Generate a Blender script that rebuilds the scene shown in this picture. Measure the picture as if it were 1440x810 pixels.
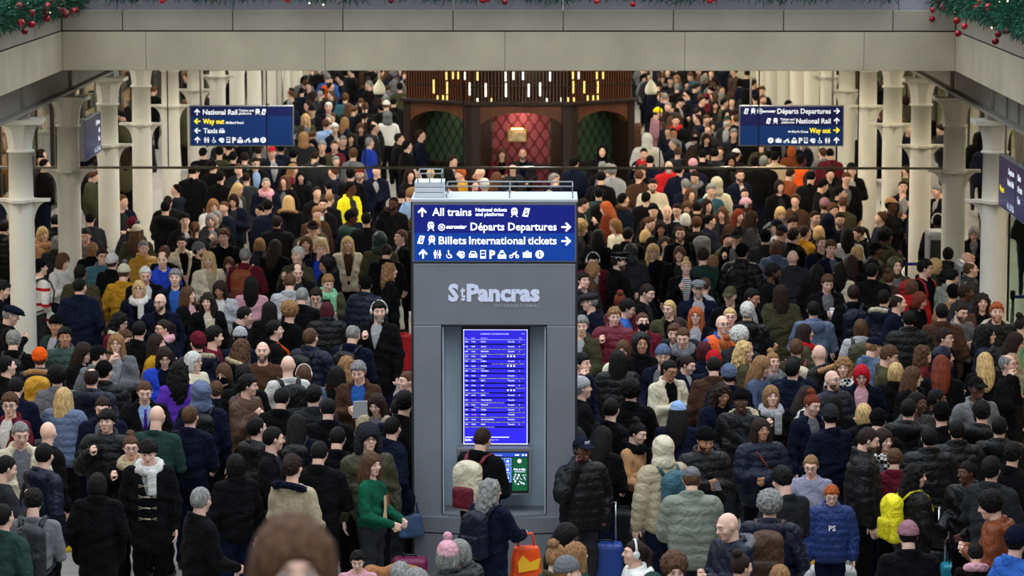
import bpy, bmesh, math, random
import numpy as np
from mathutils import Matrix, Vector

for _o in list(bpy.data.objects):
    bpy.data.objects.remove(_o)
SC = bpy.context.scene
COL = SC.collection
rnd = random.Random(7)

# ------------------------------------------------------------------ camera
F = 4560.0                      # focal length in pixels of a 1440 wide frame
HCAM = 7.35
PITCH = math.atan(593.0 / F)
YAW = math.atan(52.0 * math.cos(PITCH) / F)
cam_d = bpy.data.cameras.new('camera')
cam = bpy.data.objects.new('camera', cam_d)
COL.objects.link(cam)
cam.location = (0, 0, HCAM)
cam.rotation_euler = (math.pi / 2 - PITCH, 0, YAW)
cam_d.sensor_width = 36.0
cam_d.lens = F / 1440.0 * 36.0
cam_d.clip_end = 400
cam_d.dof.use_dof = True
cam_d.dof.focus_distance = 33.0
cam_d.dof.aperture_fstop = 4.5
SC.camera = cam
_ct, _st, _cy, _sy = math.cos(PITCH), math.sin(PITCH), math.cos(YAW), math.sin(YAW)
C_F = Vector((-_sy * _ct, _cy * _ct, -_st))
C_R = Vector((_cy, _sy, 0))
C_U = Vector((-_sy * _st, _cy * _st, _ct))

def ray(x, y):
    return C_F + C_R * ((x - 720) / F) + C_U * (-(y - 405) / F)

def at_z(x, y, z):
    r = ray(x, y)
    return cam.location + r * ((z - HCAM) / r.z)

def at_d(x, y, d):
    r = ray(x, y)
    return cam.location + r * (d / r.y)

# ------------------------------------------------------------------ world + view
w = bpy.data.worlds.new('sky_through_glass_roof')
SC.world = w
w.use_nodes = True
nt = w.node_tree
bg = nt.nodes['Background']
tc = nt.nodes.new('ShaderNodeTexCoord')
sx = nt.nodes.new('ShaderNodeSeparateXYZ')
mr = nt.nodes.new('ShaderNodeMapRange')
mr.inputs['From Min'].default_value = 0.0
mr.inputs['From Max'].default_value = 1.0
mr.inputs['To Min'].default_value = 0.04
mr.inputs['To Max'].default_value = 1.0
ml = nt.nodes.new('ShaderNodeMixRGB')
ml.blend_type = 'MULTIPLY'
ml.inputs[0].default_value = 1.0
ml.inputs[1].default_value = (0.84, 0.92, 1.0, 1)
nt.links.new(tc.outputs['Generated'], sx.inputs[0])
nt.links.new(sx.outputs['Z'], mr.inputs[0])
nt.links.new(mr.outputs[0], ml.inputs[2])
nt.links.new(ml.outputs[0], bg.inputs[0])
bg.inputs[1].default_value = 2.9
SC.view_settings.view_transform = 'Standard'
SC.view_settings.look = 'None'
SC.view_settings.gamma = 1.0
SC.view_settings.use_curve_mapping = False
SC.view_settings.exposure = 0.0

# ------------------------------------------------------------------ colours and materials
def lin(c):
    out = []
    for v in c[:3]:
        v = v / 255.0
        out.append(v / 12.92 if v <= 0.04045 else ((v + 0.055) / 1.055) ** 2.4)
    return (out[0], out[1], out[2], 1.0)

PAL = dict(blk=(10, 10, 12), nvy=(13, 19, 39), dgy=(42, 43, 47), dbl=(30, 50, 104), gry=(108, 109, 113), lgy=(165, 166, 170),
           wht=(218, 216, 211), crm=(206, 196, 170), beg=(182, 167, 138), tan=(178, 134, 94), brn=(74, 50, 37),
           olv=(66, 64, 44), grn=(22, 86, 64), dgn=(38, 60, 55), teal=(52, 90, 104), blu=(46, 92, 170),
           rblu=(38, 66, 180), lbl=(146, 176, 220), slt=(88, 102, 130), red=(178, 28, 34), mar=(98, 26, 40),
           pur=(96, 54, 176), pnk=(216, 160, 172), org=(240, 92, 26), must=(196, 144, 38), yel=(238, 224, 36),
           mint=(132, 194, 152), sage=(124, 130, 116), rose=(150, 108, 118), rust=(132, 66, 36), lav=(150, 150, 172))
WORD = dict(dbl='dark blue', blk='black', nvy='navy', dgy='dark grey', gry='grey', lgy='light grey', wht='white', crm='cream', beg='beige',
            tan='tan', brn='brown', olv='olive', grn='green', dgn='dark green', teal='teal', blu='blue', rblu='royal blue',
            lbl='pale blue', slt='slate blue', red='red', mar='maroon', pur='purple', pnk='pink', org='orange',
            must='mustard', yel='yellow', mint='mint green', sage='sage green', rose='dusty pink', rust='rust brown', lav='lilac grey')
HAIRC = dict(k=(13, 11, 10), d=(42, 29, 23), b=(88, 60, 42), l=(146, 108, 72), y=(208, 174, 118), g=(136, 134, 131),
             w=(208, 206, 200), r=(116, 50, 30), R=(190, 16, 40), o=(176, 90, 46), m=(72, 20, 27))
HAIRW = dict(k='black', d='dark brown', b='brown', l='light brown', y='blonde', g='grey', w='white', r='auburn',
             R='bright red', o='ginger', m='dark red')
SKIN = dict(a=(238, 192, 170), m=(186, 134, 104), k=(94, 62, 48))

MATS = {}

def mat(name, col=None, rough=0.6, metal=0.0, emis=None, estr=0.0, noise=0.0, nscale=8.0, bump=0.0, bscale=60.0,
        src='rgb', nstretch=(1, 1, 1), spec=0.5, alpha=None, trans=0.0, sheen=0.0, ior=1.45, fold=0.0):
    """Procedural Principled material; src 'rgb' | 'object' (object colour) | 'attr' (colour attribute)."""
    if name in MATS:
        return MATS[name]
    m = bpy.data.materials.new(name)
    m.use_nodes = True
    t = m.node_tree
    b = t.nodes['Principled BSDF']
    b.inputs['Roughness'].default_value = rough
    b.inputs['Metallic'].default_value = metal
    b.inputs['Specular IOR Level'].default_value = spec
    b.inputs['IOR'].default_value = ior
    if trans:
        b.inputs['Transmission Weight'].default_value = trans
    if sheen:
        b.inputs['Sheen Weight'].default_value = sheen
    out = None
    if src == 'object':
        n = t.nodes.new('ShaderNodeObjectInfo'); out = n.outputs['Color']
    elif src == 'attr':
        n = t.nodes.new('ShaderNodeVertexColor'); n.layer_name = 'Col'; out = n.outputs['Color']
    else:
        n = t.nodes.new('ShaderNodeRGB'); n.outputs[0].default_value = lin(col); out = n.outputs[0]
    tcn = t.nodes.new('ShaderNodeTexCoord')
    if noise or bump:
        mp = t.nodes.new('ShaderNodeMapping')
        mp.inputs['Scale'].default_value = nstretch
        t.links.new(tcn.outputs['Object'], mp.inputs[0])
    if noise:
        nz = t.nodes.new('ShaderNodeTexNoise')
        nz.inputs['Scale'].default_value = nscale
        nz.inputs['Detail'].default_value = 5
        t.links.new(mp.outputs[0], nz.inputs['Vector'])
        r = t.nodes.new('ShaderNodeMapRange')
        r.inputs['From Min'].default_value = 0.3
        r.inputs['From Max'].default_value = 0.7
        r.inputs['To Min'].default_value = 1 - noise
        r.inputs['To Max'].default_value = 1 + noise
        t.links.new(nz.outputs[0], r.inputs[0])
        mx = t.nodes.new('ShaderNodeVectorMath'); mx.operation = 'MULTIPLY'
        t.links.new(out, mx.inputs[0]); t.links.new(r.outputs[0], mx.inputs[1])
        out = mx.outputs[0]
    t.links.new(out, b.inputs['Base Color'])
    if bump:
        nb = t.nodes.new('ShaderNodeTexNoise'); nb.inputs['Scale'].default_value = bscale; nb.inputs['Detail'].default_value = 3
        t.links.new(mp.outputs[0], nb.inputs['Vector'])
        bp = t.nodes.new('ShaderNodeBump'); bp.inputs['Strength'].default_value = bump; bp.inputs['Distance'].default_value = 0.01
        t.links.new(nb.outputs[0], bp.inputs['Height']); t.links.new(bp.outputs[0], b.inputs['Normal'])
        if fold:
            nf = t.nodes.new('ShaderNodeTexNoise'); nf.inputs['Scale'].default_value = 6.5; nf.inputs['Detail'].default_value = 2; nf.inputs['Distortion'].default_value = 1.6
            t.links.new(mp.outputs[0], nf.inputs['Vector'])
            bf = t.nodes.new('ShaderNodeBump'); bf.inputs['Strength'].default_value = fold; bf.inputs['Distance'].default_value = 0.06
            t.links.new(nf.outputs[0], bf.inputs['Height']); t.links.new(bf.outputs[0], bp.inputs['Normal'])
    if emis is not None:
        b.inputs['Emission Color'].default_value = lin(emis)
        b.inputs['Emission Strength'].default_value = estr
    MATS[name] = m
    return m

M_SKIN = mat('skin', src='object', rough=0.55, noise=0.06, nscale=14, spec=0.35)
M_HAIR = mat('hair', src='object', rough=0.62, noise=0.6, nscale=70, nstretch=(1, 1, 0.22), bump=1.0, bscale=150, spec=0.22)
M_WOOL = mat('wool_cloth', src='object', rough=0.92, noise=0.13, nscale=12, bump=0.35, bscale=70, spec=0.15, fold=.7)
M_NYLON = mat('nylon_cloth', src='object', rough=0.5, noise=0.1, nscale=9, bump=0.35, bscale=28, spec=0.28, fold=.6)
M_KNIT = mat('knit_cloth', src='object', rough=0.95, noise=0.16, nscale=50, bump=0.6, bscale=120, spec=0.1, fold=.5)
M_FUR = mat('fur', src='object', rough=1.0, noise=0.4, nscale=45, bump=1.0, bscale=90, spec=0.05)
M_PLASTIC = mat('plastic', src='object', rough=0.35, noise=0.05, nscale=20)
M_EYEW = mat('eye_white', (205, 200, 196), 0.3)
M_EYED = mat('iris', (30, 22, 18), 0.2)
M_BROW = mat('brow', (74, 54, 44), 0.8)
M_LIP = mat('lips', (170, 98, 92), 0.5)
M_SHOE = mat('shoe_leather', (28, 26, 26), 0.5, noise=0.1)
M_DENIM = mat('trouser_cloth', src='object', rough=0.9, noise=0.12, nscale=25, spec=0.1)
M_STUFF = mat('crowd_cloth', src='attr', rough=0.85, noise=0.12, nscale=20, spec=0.15)
M_METAL = mat('grey_metal', (118, 121, 128), 0.42, 0.55, noise=0.06, nscale=3)
M_CHROME = mat('polished_steel', (190, 192, 196), 0.22, 1.0)
M_BLACKP = mat('black_plastic', (14, 14, 17), 0.35)
M_WHITE = mat('white_vinyl', (236, 238, 242), 0.6)

# ------------------------------------------------------------------ object helpers
def tag(o, label=None, cat=None, group=None, kind=None):
    if label: o['label'] = label
    if cat: o['category'] = cat
    if group: o['group'] = group
    if kind: o['kind'] = kind
    return o

def link(name, me, mats=None, parent=None, color=None, mtx=None):
    o = bpy.data.objects.new(name, me)
    COL.objects.link(o)
    if me is not None and mats is not None and not me.materials:
        for m in (mats if isinstance(mats, (list, tuple)) else [mats]):
            me.materials.append(m)
    if parent is not None:
        o.parent = parent
    if color is not None:
        o.color = color
    if mtx is not None:
        o.matrix_basis = mtx
    return o

def empty(name, loc=(0, 0, 0), rz=0.0):
    o = bpy.data.objects.new(name, None)
    COL.objects.link(o)
    o.location = loc
    o.rotation_euler = (0, 0, rz)
    o.empty_display_size = 0.1
    return o

class MB:
    """collects shapes into one mesh"""
    def __init__(s):
        s.v = []; s.f = []; s.sm = []
    def add(s, vs, fs, smooth=False):
        n = len(s.v)
        s.v.extend([tuple(v) for v in vs])
        s.f.extend([tuple(i + n for i in f) for f in fs])
        s.sm.extend([smooth] * len(fs))
        return s
    def box(s, x0, x1, y0, y1, z0, z1):
        vs = [(x, y, z) for z in (z0, z1) for y in (y0, y1) for x in (x0, x1)]
        return s.add(vs, [(0, 2, 3, 1), (4, 5, 7, 6), (0, 1, 5, 4), (2, 6, 7, 3), (0, 4, 6, 2), (1, 3, 7, 5)])
    def bbox(s, x0, x1, y0, y1, z0, z1, b=0.01):
        """bevelled box (chamfered edges)"""
        b = min(b, abs(x1 - x0) * .45, abs(y1 - y0) * .45, abs(z1 - z0) * .45)
        bm = bmesh.new()
        bmesh.ops.create_cube(bm, size=1.0)
        for v in bm.verts:
            v.co = Vector(((x0 + x1) / 2 + v.co.x * (x1 - x0), (y0 + y1) / 2 + v.co.y * (y1 - y0), (z0 + z1) / 2 + v.co.z * (z1 - z0)))
        bmesh.ops.bevel(bm, geom=bm.edges[:], offset=b, segments=2, affect='EDGES', profile=0.6)
        bm.verts.index_update()
        s.add([v.co for v in bm.verts], [[v.index for v in f.verts] for f in bm.faces])
        bm.free()
        return s
    def tube(s, pts, r, n=8, cap=True, flat=1.0):
        pts = [Vector(p) for p in pts]
        rs = r if isinstance(r, (list, tuple)) else [r] * len(pts)
        vs = []; fs = []
        up = None
        for i, p in enumerate(pts):
            t = (pts[min(i + 1, len(pts) - 1)] - pts[max(i - 1, 0)]).normalized()
            if up is None:
                up = Vector((0, 0, 1)) if abs(t.z) < 0.9 else Vector((1, 0, 0))
            u = t.cross(up)
            u = u.normalized() if u.length > 1e-6 else Vector((1, 0, 0))
            v = u.cross(t).normalized()
            up = v
            for k in range(n):
                a = 2 * math.pi * k / n
                vs.append(p + u * (math.cos(a) * rs[i]) + v * (math.sin(a) * rs[i] * flat))
        for i in range(len(pts) - 1):
            for k in range(n):
                a = i * n + k; b = i * n + (k + 1) % n
                fs.append((a, b, b + n, a + n))
        if cap:
            fs.append(tuple(reversed(range(n))))
            fs.append(tuple(range((len(pts) - 1) * n, len(pts) * n)))
        return s.add(vs, fs, True)
    def lathe(s, prof, cx=0, cy=0, n=20, sxy=(1, 1)):
        vs = []; fs = []
        for (r, z) in prof:
            for k in range(n):
                a = 2 * math.pi * k / n
                vs.append((cx + r * math.cos(a) * sxy[0], cy + r * math.sin(a) * sxy[1], z))
        for i in range(len(prof) - 1):
            for k in range(n):
                a = i * n + k; b = i * n + (k + 1) % n
                fs.append((a, b, b + n, a + n))
        fs.append(tuple(reversed(range(n))))
        fs.append(tuple(range((len(prof) - 1) * n, len(prof) * n)))
        return s.add(vs, fs, True)
    def prism(s, poly, axis, a0, a1):
        """extrude a 2-D polygon; axis 'y' -> poly is (x,z); 'x' -> (y,z); 'z' -> (x,y)"""
        def mk(p, a):
            return {'y': (p[0], a, p[1]), 'x': (a, p[0], p[1]), 'z': (p[0], p[1], a)}[axis]
        n = len(poly)
        vs = [mk(p, a0) for p in poly] + [mk(p, a1) for p in poly]
        fs = [tuple(range(n)), tuple(reversed(range(n, 2 * n)))]
        for i in range(n):
            j = (i + 1) % n
            fs.append((i, i + n, j + n, j))
        return s.add(vs, fs)
    def sphere(s, c, r, n=10, m=7):
        r = r if isinstance(r, (list, tuple)) else (r, r, r)
        vs = []; fs = []
        for i in range(1, m):
            t = math.pi * i / m
            for k in range(n):
                a = 2 * math.pi * k / n
                vs.append((c[0] + r[0] * math.sin(t) * math.cos(a), c[1] + r[1] * math.sin(t) * math.sin(a), c[2] + r[2] * math.cos(t)))
        top = len(vs); vs.append((c[0], c[1], c[2] + r[2])); vs.append((c[0], c[1], c[2] - r[2]))
        for i in range(m - 2):
            for k in range(n):
                a = i * n + k; b = i * n + (k + 1) % n
                fs.append((a, a + n, b + n, b))
        for k in range(n):
            fs.append((top, k, (k + 1) % n))
            fs.append((top + 1, (m - 2) * n + (k + 1) % n, (m - 2) * n + k))
        return s.add(vs, fs, True)
    def mesh(s, name):
        me = bpy.data.meshes.new(name)
        me.from_pydata(s.v, [], s.f)
        bm = bmesh.new(); bm.from_mesh(me)
        bmesh.ops.recalc_face_normals(bm, faces=bm.faces[:])
        bm.to_mesh(me); bm.free()
        me.polygons.foreach_set('use_smooth', s.sm)
        me.update()
        return me
    def build(s, name, m, parent=None, color=None, mtx=None):
        return link(name, s.mesh(name), m, parent, color, mtx)

def struct(o):
    o['kind'] = 'structure'
    return o

# text and flat marks, laid on a plane facing -Y (local x right, z up)
def text_arr(body, size, bold=0.0, align='LEFT', res=2, sx=1.0, shear=0.0, spacing=1.0):
    cu = bpy.data.curves.new('t', 'FONT')
    cu.body = body; cu.size = size; cu.offset = bold; cu.align_x = align
    cu.resolution_u = res; cu.shear = shear; cu.space_character = spacing
    ob = bpy.data.objects.new('t', cu)
    COL.objects.link(ob)
    me = bpy.data.meshes.new_from_object(ob.evaluated_get(bpy.context.evaluated_depsgraph_get()))
    v = [(p.co.x * sx, p.co.y) for p in me.vertices]
    f = [tuple(p.vertices) for p in me.polygons]
    bpy.data.objects.remove(ob); bpy.data.curves.remove(cu); bpy.data.meshes.remove(me)
    return v, f

class Flat:
    """flat lettering and pictograms on a plane y = Y0, lifted by a millimetre or two"""
    def __init__(s, Y0):
        s.Y = Y0; s.v = []; s.f = []; s.marks = []
    def mark(s, nm): s.marks.append((len(s.v), len(s.f), nm))
    def raw(s, v, f, x, z, lift=0.0):
        n = len(s.v)
        s.v += [(x + a, s.Y - lift, z + b) for a, b in v]
        s.f += [tuple(i + n for i in q) for q in f]
    def text(s, body, x, z, size, **k):
        v, f = text_arr(body, size, **k)
        s.raw(v, f, x, z)
        return max([a for a, b in v] or [0])
    def fit(s, body, x0, x1, z, size, **k):
        """text stretched in x to fill x0..x1"""
        s.mark('lettering')
        v, f = text_arr(body, size, **k)
        a0 = min(a for a, b in v); a1 = max(a for a, b in v)
        q = (x1 - x0) / (a1 - a0)
        s.raw([((a - a0) * q, b) for a, b in v], f, x0, z)
    def poly(s, pts, x=0, z=0, sc=1.0, lift=0.0):
        s.raw([(a * sc, b * sc) for a, b in pts], [tuple(range(len(pts)))], x, z, lift)
    def rect(s, x0, x1, z0, z1, lift=0.0):
        s.poly([(x0, z0), (x1, z0), (x1, z1), (x0, z1)], lift=lift)
    def disc(s, x, z, r, n=14, lift=0.0):
        s.poly([(r * math.cos(2 * math.pi * k / n), r * math.sin(2 * math.pi * k / n)) for k in range(n)], x, z, lift=lift)
    def ring(s, x, z, r0, r1, n=16, a0=0, a1=2 * math.pi):
        v = []; f = []
        for k in range(n + 1):
            a = a0 + (a1 - a0) * k / n
            v += [(r0 * math.cos(a), r0 * math.sin(a)), (r1 * math.cos(a), r1 * math.sin(a))]
        f = [(2 * k, 2 * k + 1, 2 * k + 3, 2 * k + 2) for k in range(n)]
        s.raw(v, f, x, z)
    def build_each(s, m, parent):
        # one part for each word, arrow and pictogram
        ends = s.marks[1:] + [(len(s.v), len(s.f), '')]
        for (v0, f0, nm), (v1, f1, _) in zip(s.marks, ends):
            me = bpy.data.meshes.new(nm)
            me.from_pydata(s.v[v0:v1], [], [tuple(i - v0 for i in q) for q in s.f[f0:f1]])
            link(nm, me, m, parent)
    def build(s, name, m, parent=None):
        me = bpy.data.meshes.new(name)
        me.from_pydata(s.v, [], s.f)
        me.update()
        return link(name, me, m, parent)

def arrow(fl, x, z, s, rot):
    """rot 0 = right, 90 = up, 180 = left"""
    a = math.radians(rot); fl.mark('arrow')
    def R(p):
        return (p[0] * math.cos(a) - p[1] * math.sin(a), p[0] * math.sin(a) + p[1] * math.cos(a))
    w = .09
    for P in ([(-.5, -w), (.38, -w), (.38, w), (-.5, w)],
              [(.5, 0), (.02, .48), (-.13, .36), (.22, 0)], [(.5, 0), (.22, 0), (-.13, -.36), (.02, -.48)]):
        fl.poly([R(p) for p in P], x, z, s)

def icon(fl, bgf, kind, x, z, s):
    """pictogram about s high centred on (x, z); bgf = Flat of the background colour for cut-outs"""
    q = s; fl.mark('pictogram')
    if kind == 'train':
        fl.poly([(-.3, -.25), (.3, -.25), (.36, .1), (.28, .42), (.12, .5), (-.12, .5), (-.28, .42), (-.36, .1)], x, z, q)
        fl.poly([(-.2, -.28), (-.1, -.28), (-.28, -.5), (-.4, -.5)], x, z, q)
        fl.poly([(.2, -.28), (.4, -.5), (.28, -.5), (.1, -.28)], x, z, q)
        bgf.disc(x - .13 * q, z + .2 * q, .085 * q); bgf.disc(x + .13 * q, z + .2 * q, .085 * q)
        bgf.disc(x, z - .1 * q, .06 * q)
    elif kind == 'ticket':
        fl.poly([(-.42, -.42), (.2, -.5), (.45, .42), (-.12, .5)], x, z, q)
        bgf.poly([(-.12, -.25), (.15, -.3), (.24, .22), (.0, .26)], x, z, q)
        fl.poly([(-.05, -.05), (.05, -.16), (.2, .15), (.12, .18), (.03, 0)], x, z, q, lift=.002)
    elif kind == 'toilet':
        for dx, fem in ((-.27, 0), (.27, 1)):
            fl.disc(x + dx * q, z + .4 * q, .1 * q)
            if fem:
                fl.poly([(-.09, .27), (.09, .27), (.2, -.15), (.08, -.12), (.08, -.5), (-.08, -.5), (-.08, -.12), (-.2, -.15)], x + dx * q, z, q)
            else:
                fl.poly([(-.18, .27), (.18, .27), (.18, -.12), (.1, -.12), (.1, -.5), (-.1, -.5), (-.1, -.12), (-.18, -.12)], x + dx * q, z, q)
        fl.rect(x - .02 * q, x + .02 * q, z - .5 * q, z + .5 * q)
    elif kind == 'wheelchair':
        fl.disc(x - .1 * q, z + .4 * q, .1 * q)
        fl.poly([(-.16, .27), (-.02, .27), (0, 0), (.2, 0), (.36, -.4), (.25, -.44), (.1, -.1), (-.14, -.1)], x, z, q)
        fl.ring(x - .05 * q, z - .17 * q, .22 * q, .32 * q, 14, math.radians(150), math.radians(370))
    elif kind == 'phone':
        fl.poly([(-.55, .0), (-.2, .42), (.1, .3), (-.15, .05), (.2, -.28), (.5, -.1), (.3, -.45), (.0, -.5)], x, z, q)
        fl.disc(x + .18 * q, z + .1 * q, .26 * q)
        bgf.disc(x + .18 * q, z + .1 * q, .1 * q)
    elif kind == 'car':
        fl.poly([(-.5, -.4), (.5, -.4), (.5, .05), (.38, .1), (.28, .38), (-.28, .38), (-.38, .1), (-.5, .05)], x, z, q)
        bgf.poly([(-.27, .08), (.27, .08), (.2, .28), (-.2, .28)], x, z, q)
        bgf.disc(x - .32 * q, z - .12 * q, .08 * q); bgf.disc(x + .32 * q, z - .12 * q, .08 * q)
    elif kind == 'taxi':
        fl.poly([(-.5, -.5), (.5, -.5), (.5, -.05), (.38, 0), (.28, .26), (-.28, .26), (-.38, 0), (-.5, -.05)], x, z, q)
        fl.poly([(-.2, .3), (.2, .3), (.2, .48), (-.2, .48)], x, z, q)
        bgf.poly([(-.27, -.02), (.27, -.02), (.2, .17), (-.2, .17)], x, z, q)
    elif kind == 'bus':
        fl.poly([(-.33, -.5), (.33, -.5), (.33, .5), (-.33, .5)], x, z, q)
        bgf.poly([(-.25, .12), (.25, .12), (.25, .38), (-.25, .38)], x, z, q)
        bgf.poly([(-.25, -.22), (.25, -.22), (.25, .04), (-.25, .04)], x, z, q)
    elif kind == 'P':
        fl.text('P', x - .3 * q, z - .48 * q, 1.35 * q, bold=.05 * q)
    elif kind == 'bike':
        fl.ring(x - .36 * q, z - .25 * q, .12 * q, .22 * q); fl.ring(x + .36 * q, z - .25 * q, .12 * q, .22 * q)
        fl.poly([(-.36, -.18), (-.1, .2), (.2, .2), (.4, -.2), (.28, -.26), (.1, 0), (-.1, -.1)], x, z, q)
        fl.poly([(.1, .2), (.28, .42), (.36, .36), (.25, .16)], x, z, q)
    elif kind == 'case':
        fl.poly([(-.52, -.4), (.52, -.4), (.52, .25), (-.52, .25)], x, z, q)
        fl.ring(x, z + .25 * q, .12 * q, .2 * q, 8, 0, math.pi)
        bgf.rect(x - .34 * q, x - .3 * q, z - .4 * q, z + .25 * q); bgf.rect(x + .3 * q, x + .34 * q, z - .4 * q, z + .25 * q)
    elif kind == 'info':
        fl.disc(x, z, .5 * q, 20)
        bgf.rect(x - .07 * q, x + .09 * q, z - .3 * q, z + .1 * q); bgf.disc(x, z + .25 * q, .1 * q)
    elif kind == 'estar':
        fl.ring(x, z, .38 * q, .48 * q)
        for k in range(4):
            a = k * math.pi / 4
            c, t = math.cos(a), math.sin(a)
            fl.poly([(-.36 * c - .03 * t, -.36 * t + .03 * c), (.36 * c - .03 * t, .36 * t + .03 * c), (.36 * c + .03 * t, .36 * t - .03 * c), (-.36 * c + .03 * t, -.36 * t - .03 * c)], x, z, q)
    elif kind == 'br':
        fl.poly([(-.6, .0), (-.2, .32), (-.2, .14), (.6, .14), (.6, -.14), (-.2, -.14), (-.2, -.32)], x, z, q)
# ------------------------------------------------------------------ lamps of the place (strip lamps under the slab)
def strip_lamp(x, y0, y1, z, power, col, label):
    root = empty('ceiling_lamp', (x, (y0 + y1) / 2, z))
    L = (y1 - y0) / 2
    MB().box(-.14, .14, -L, L, 0.0, .07).build('lamp_housing', mat('lamp_housing', (150, 150, 148), .5), root)
    MB().box(-.1, .1, -L + .05, L - .05, -.012, 0.0).build('diffuser', mat('lamp_diffuser', (240, 235, 225), .4, emis=(255, 236, 205), estr=3.0), root)
    ld = bpy.data.lights.new('strip_light', 'AREA')
    ld.shape = 'RECTANGLE'; ld.size = .2; ld.size_y = 2 * L - .1
    ld.energy = power; ld.color = col
    lo = bpy.data.objects.new('strip_light', ld); COL.objects.link(lo)
    lo.parent = root; lo.location = (0, 0, -.03)
    tag(root, label, 'lamp', 'strip lamps under the concourse ceiling')

WARM = (1.0, 0.87, 0.68); NEUT = (1.0, 0.95, 0.86)
LP = 420
ZC = at_d(720, 99.5, 45.5).z - .12
for (x, col, nm) in ((-9.4, NEUT, 'by the shop windows'), (-4.6, NEUT, 'over the crowd behind the Taxis sign'), (-0.4, NEUT, 'over the patterned booth'),
                     (3.6, WARM, "over the crowd behind the Departs sign"), (8.4, WARM, 'by the yellow panels')):
    for i, (y0, y1) in enumerate(((49.5, 66), (68, 84), (86, 102))):
        strip_lamp(x, y0, y1, ZC, LP * (1.0 if abs(x) < 8 else .8), col, 'long white strip lamp %s, %s from the stone beam' % (nm, ('first', 'second', 'third')[i]))
strip_lamp(-9.4, 30, 46, ZC, LP * .8, NEUT, 'long white strip lamp over the aisle before the shop windows')
strip_lamp(8.4, 30, 46, ZC, LP * .5, WARM, 'long white strip lamp over the aisle before the yellow panels')

# ------------------------------------------------------------------ shell
M_STONE = mat('pale_stone', (192, 181, 156), .8, noise=.14, nscale=1.3, bump=.15, bscale=40)
M_STONE2 = mat('grey_panel', (172, 164, 148), .7, noise=.08, nscale=2)
M_STRIP = mat('lilac_strip', (150, 147, 158), .6, noise=.05)
M_FLOOR = None
def floor_mat():
    m = bpy.data.materials.new('floor_stone'); m.use_nodes = True
    t = m.node_tree; b = t.nodes['Principled BSDF']
    tcn = t.nodes.new('ShaderNodeTexCoord'); br = t.nodes.new('ShaderNodeTexBrick')
    br.offset = 0.0; br.inputs['Scale'].default_value = 1.0
    br.inputs['Brick Width'].default_value = .9; br.inputs['Row Height'].default_value = .9
    br.inputs['Mortar Size'].default_value = .006
    br.inputs['Color1'].default_value = lin((150, 148, 143)); br.inputs['Color2'].default_value = lin((138, 136, 131)); br.inputs['Mortar'].default_value = lin((90, 88, 84))
    t.links.new(tcn.outputs['Object'], br.inputs['Vector']); t.links.new(br.outputs[0], b.inputs['Base Color'])
    b.inputs['Roughness'].default_value = .45
    return m
struct(MB().box(-16, 14, 3, 122, -.2, 0).build('floor', floor_mat()))
BD = 45.5                                      # distance of the stone beam across the hall
XL, XR = at_d(88, 100, BD).x, at_d(1343, 99, BD).x
ZB0, ZB1 = at_d(720, 99.5, BD).z, at_d(720, 45, BD).z
ZP0, ZP1 = at_d(720, 43, BD).z, at_d(720, 14.5, BD).z
M_CEIL = mat('ceiling_paint', (150, 147, 138), .9)
c = MB()
c.box(-16, 14, BD + .5, 122, ZB0, ZP1 - .02)
c.box(-16, XL - .45, 8, BD + .5, ZB0, ZP1 - .02)
c.box(XR + .45, 14, 8, BD + .5, ZB0, ZP1 - .02)
struct(c.build('ceiling', M_CEIL))

# stone beam of separate blocks; panels above it; strip on top
def trim(name, label):
    e = empty(name); e['kind'] = 'structure'; e['label'] = label
    return e
t1 = trim('trim_1', 'pale stone beam across the hall and along both sides')
t2 = trim('trim_2', 'grey facing panels above the stone beam')
t3 = trim('trim_3', 'lilac grey edge strip under the garland')
def bx(px, py=72): return at_d(px, py, BD).x
js = [XL] + [bx(p) for p in (205, 457, 710, 963, 1215)] + [XR]
for a, b_ in zip(js[:-1], js[1:]):
    MB().bbox(a + .002, b_ - .002, BD, BD + .45, ZB0, ZB1, .008).build('beam_block', M_STONE, t1)
MB().box(XL, XR, BD + .02, BD + .45, ZB1 - .02, ZP0 + .02).build('shadow_gap', mat('dark_gap', (40, 38, 36), .9), t1)
js = [XL] + [bx(p, 28) for p in (172, 327, 482, 637, 792, 947, 1102, 1256)] + [XR]
for a, b_ in zip(js[:-1], js[1:]):
    MB().bbox(a + .006, b_ - .006, BD + .01, BD + .45, ZP0, ZP1, .006).build('panel', M_STONE2, t2)
js = [XL] + [bx(p, 8) for p in (163, 327, 482, 637, 792, 950, 1265)] + [XR]
for a, b_ in zip(js[:-1], js[1:]):
    MB().bbox(a + .004, b_ - .004, BD + .12, BD + .3, ZP1, ZP1 + .42, .006).build('edge_strip', M_STRIP, t3)
for sgn, X in ((-1, XL), (1, XR)):
    ys = [10 + 2.55 * k for k in range(14)] + [BD + .45]
    for a, b_ in zip(ys[:-1], ys[1:]):
        x0, x1 = sorted((X, X + sgn * .42))
        MB().bbox(x0, x1, a + .002, b_ - .002, ZB0, ZB1, .008).build('beam_block', M_STONE, t1)
        MB().bbox(x0 + (.01 if sgn > 0 else 0), x1 - (.01 if sgn < 0 else 0), a + .006, b_ - .006, ZP0, ZP1, .006).build('panel', M_STONE2, t2)
        x0, x1 = sorted((X + sgn * .12, X + sgn * .3))
        MB().bbox(x0, x1, a + .004, b_ - .004, ZP1, ZP1 + .42, .006).build('edge_strip', M_STRIP, t3)
    x0, x1 = sorted((X + sgn * .02, X + sgn * .42))
    MB().box(x0, x1, 10, BD + .4, ZB1 - .02, ZP0 + .02).build('shadow_gap', MATS['dark_gap'], t1)

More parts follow.
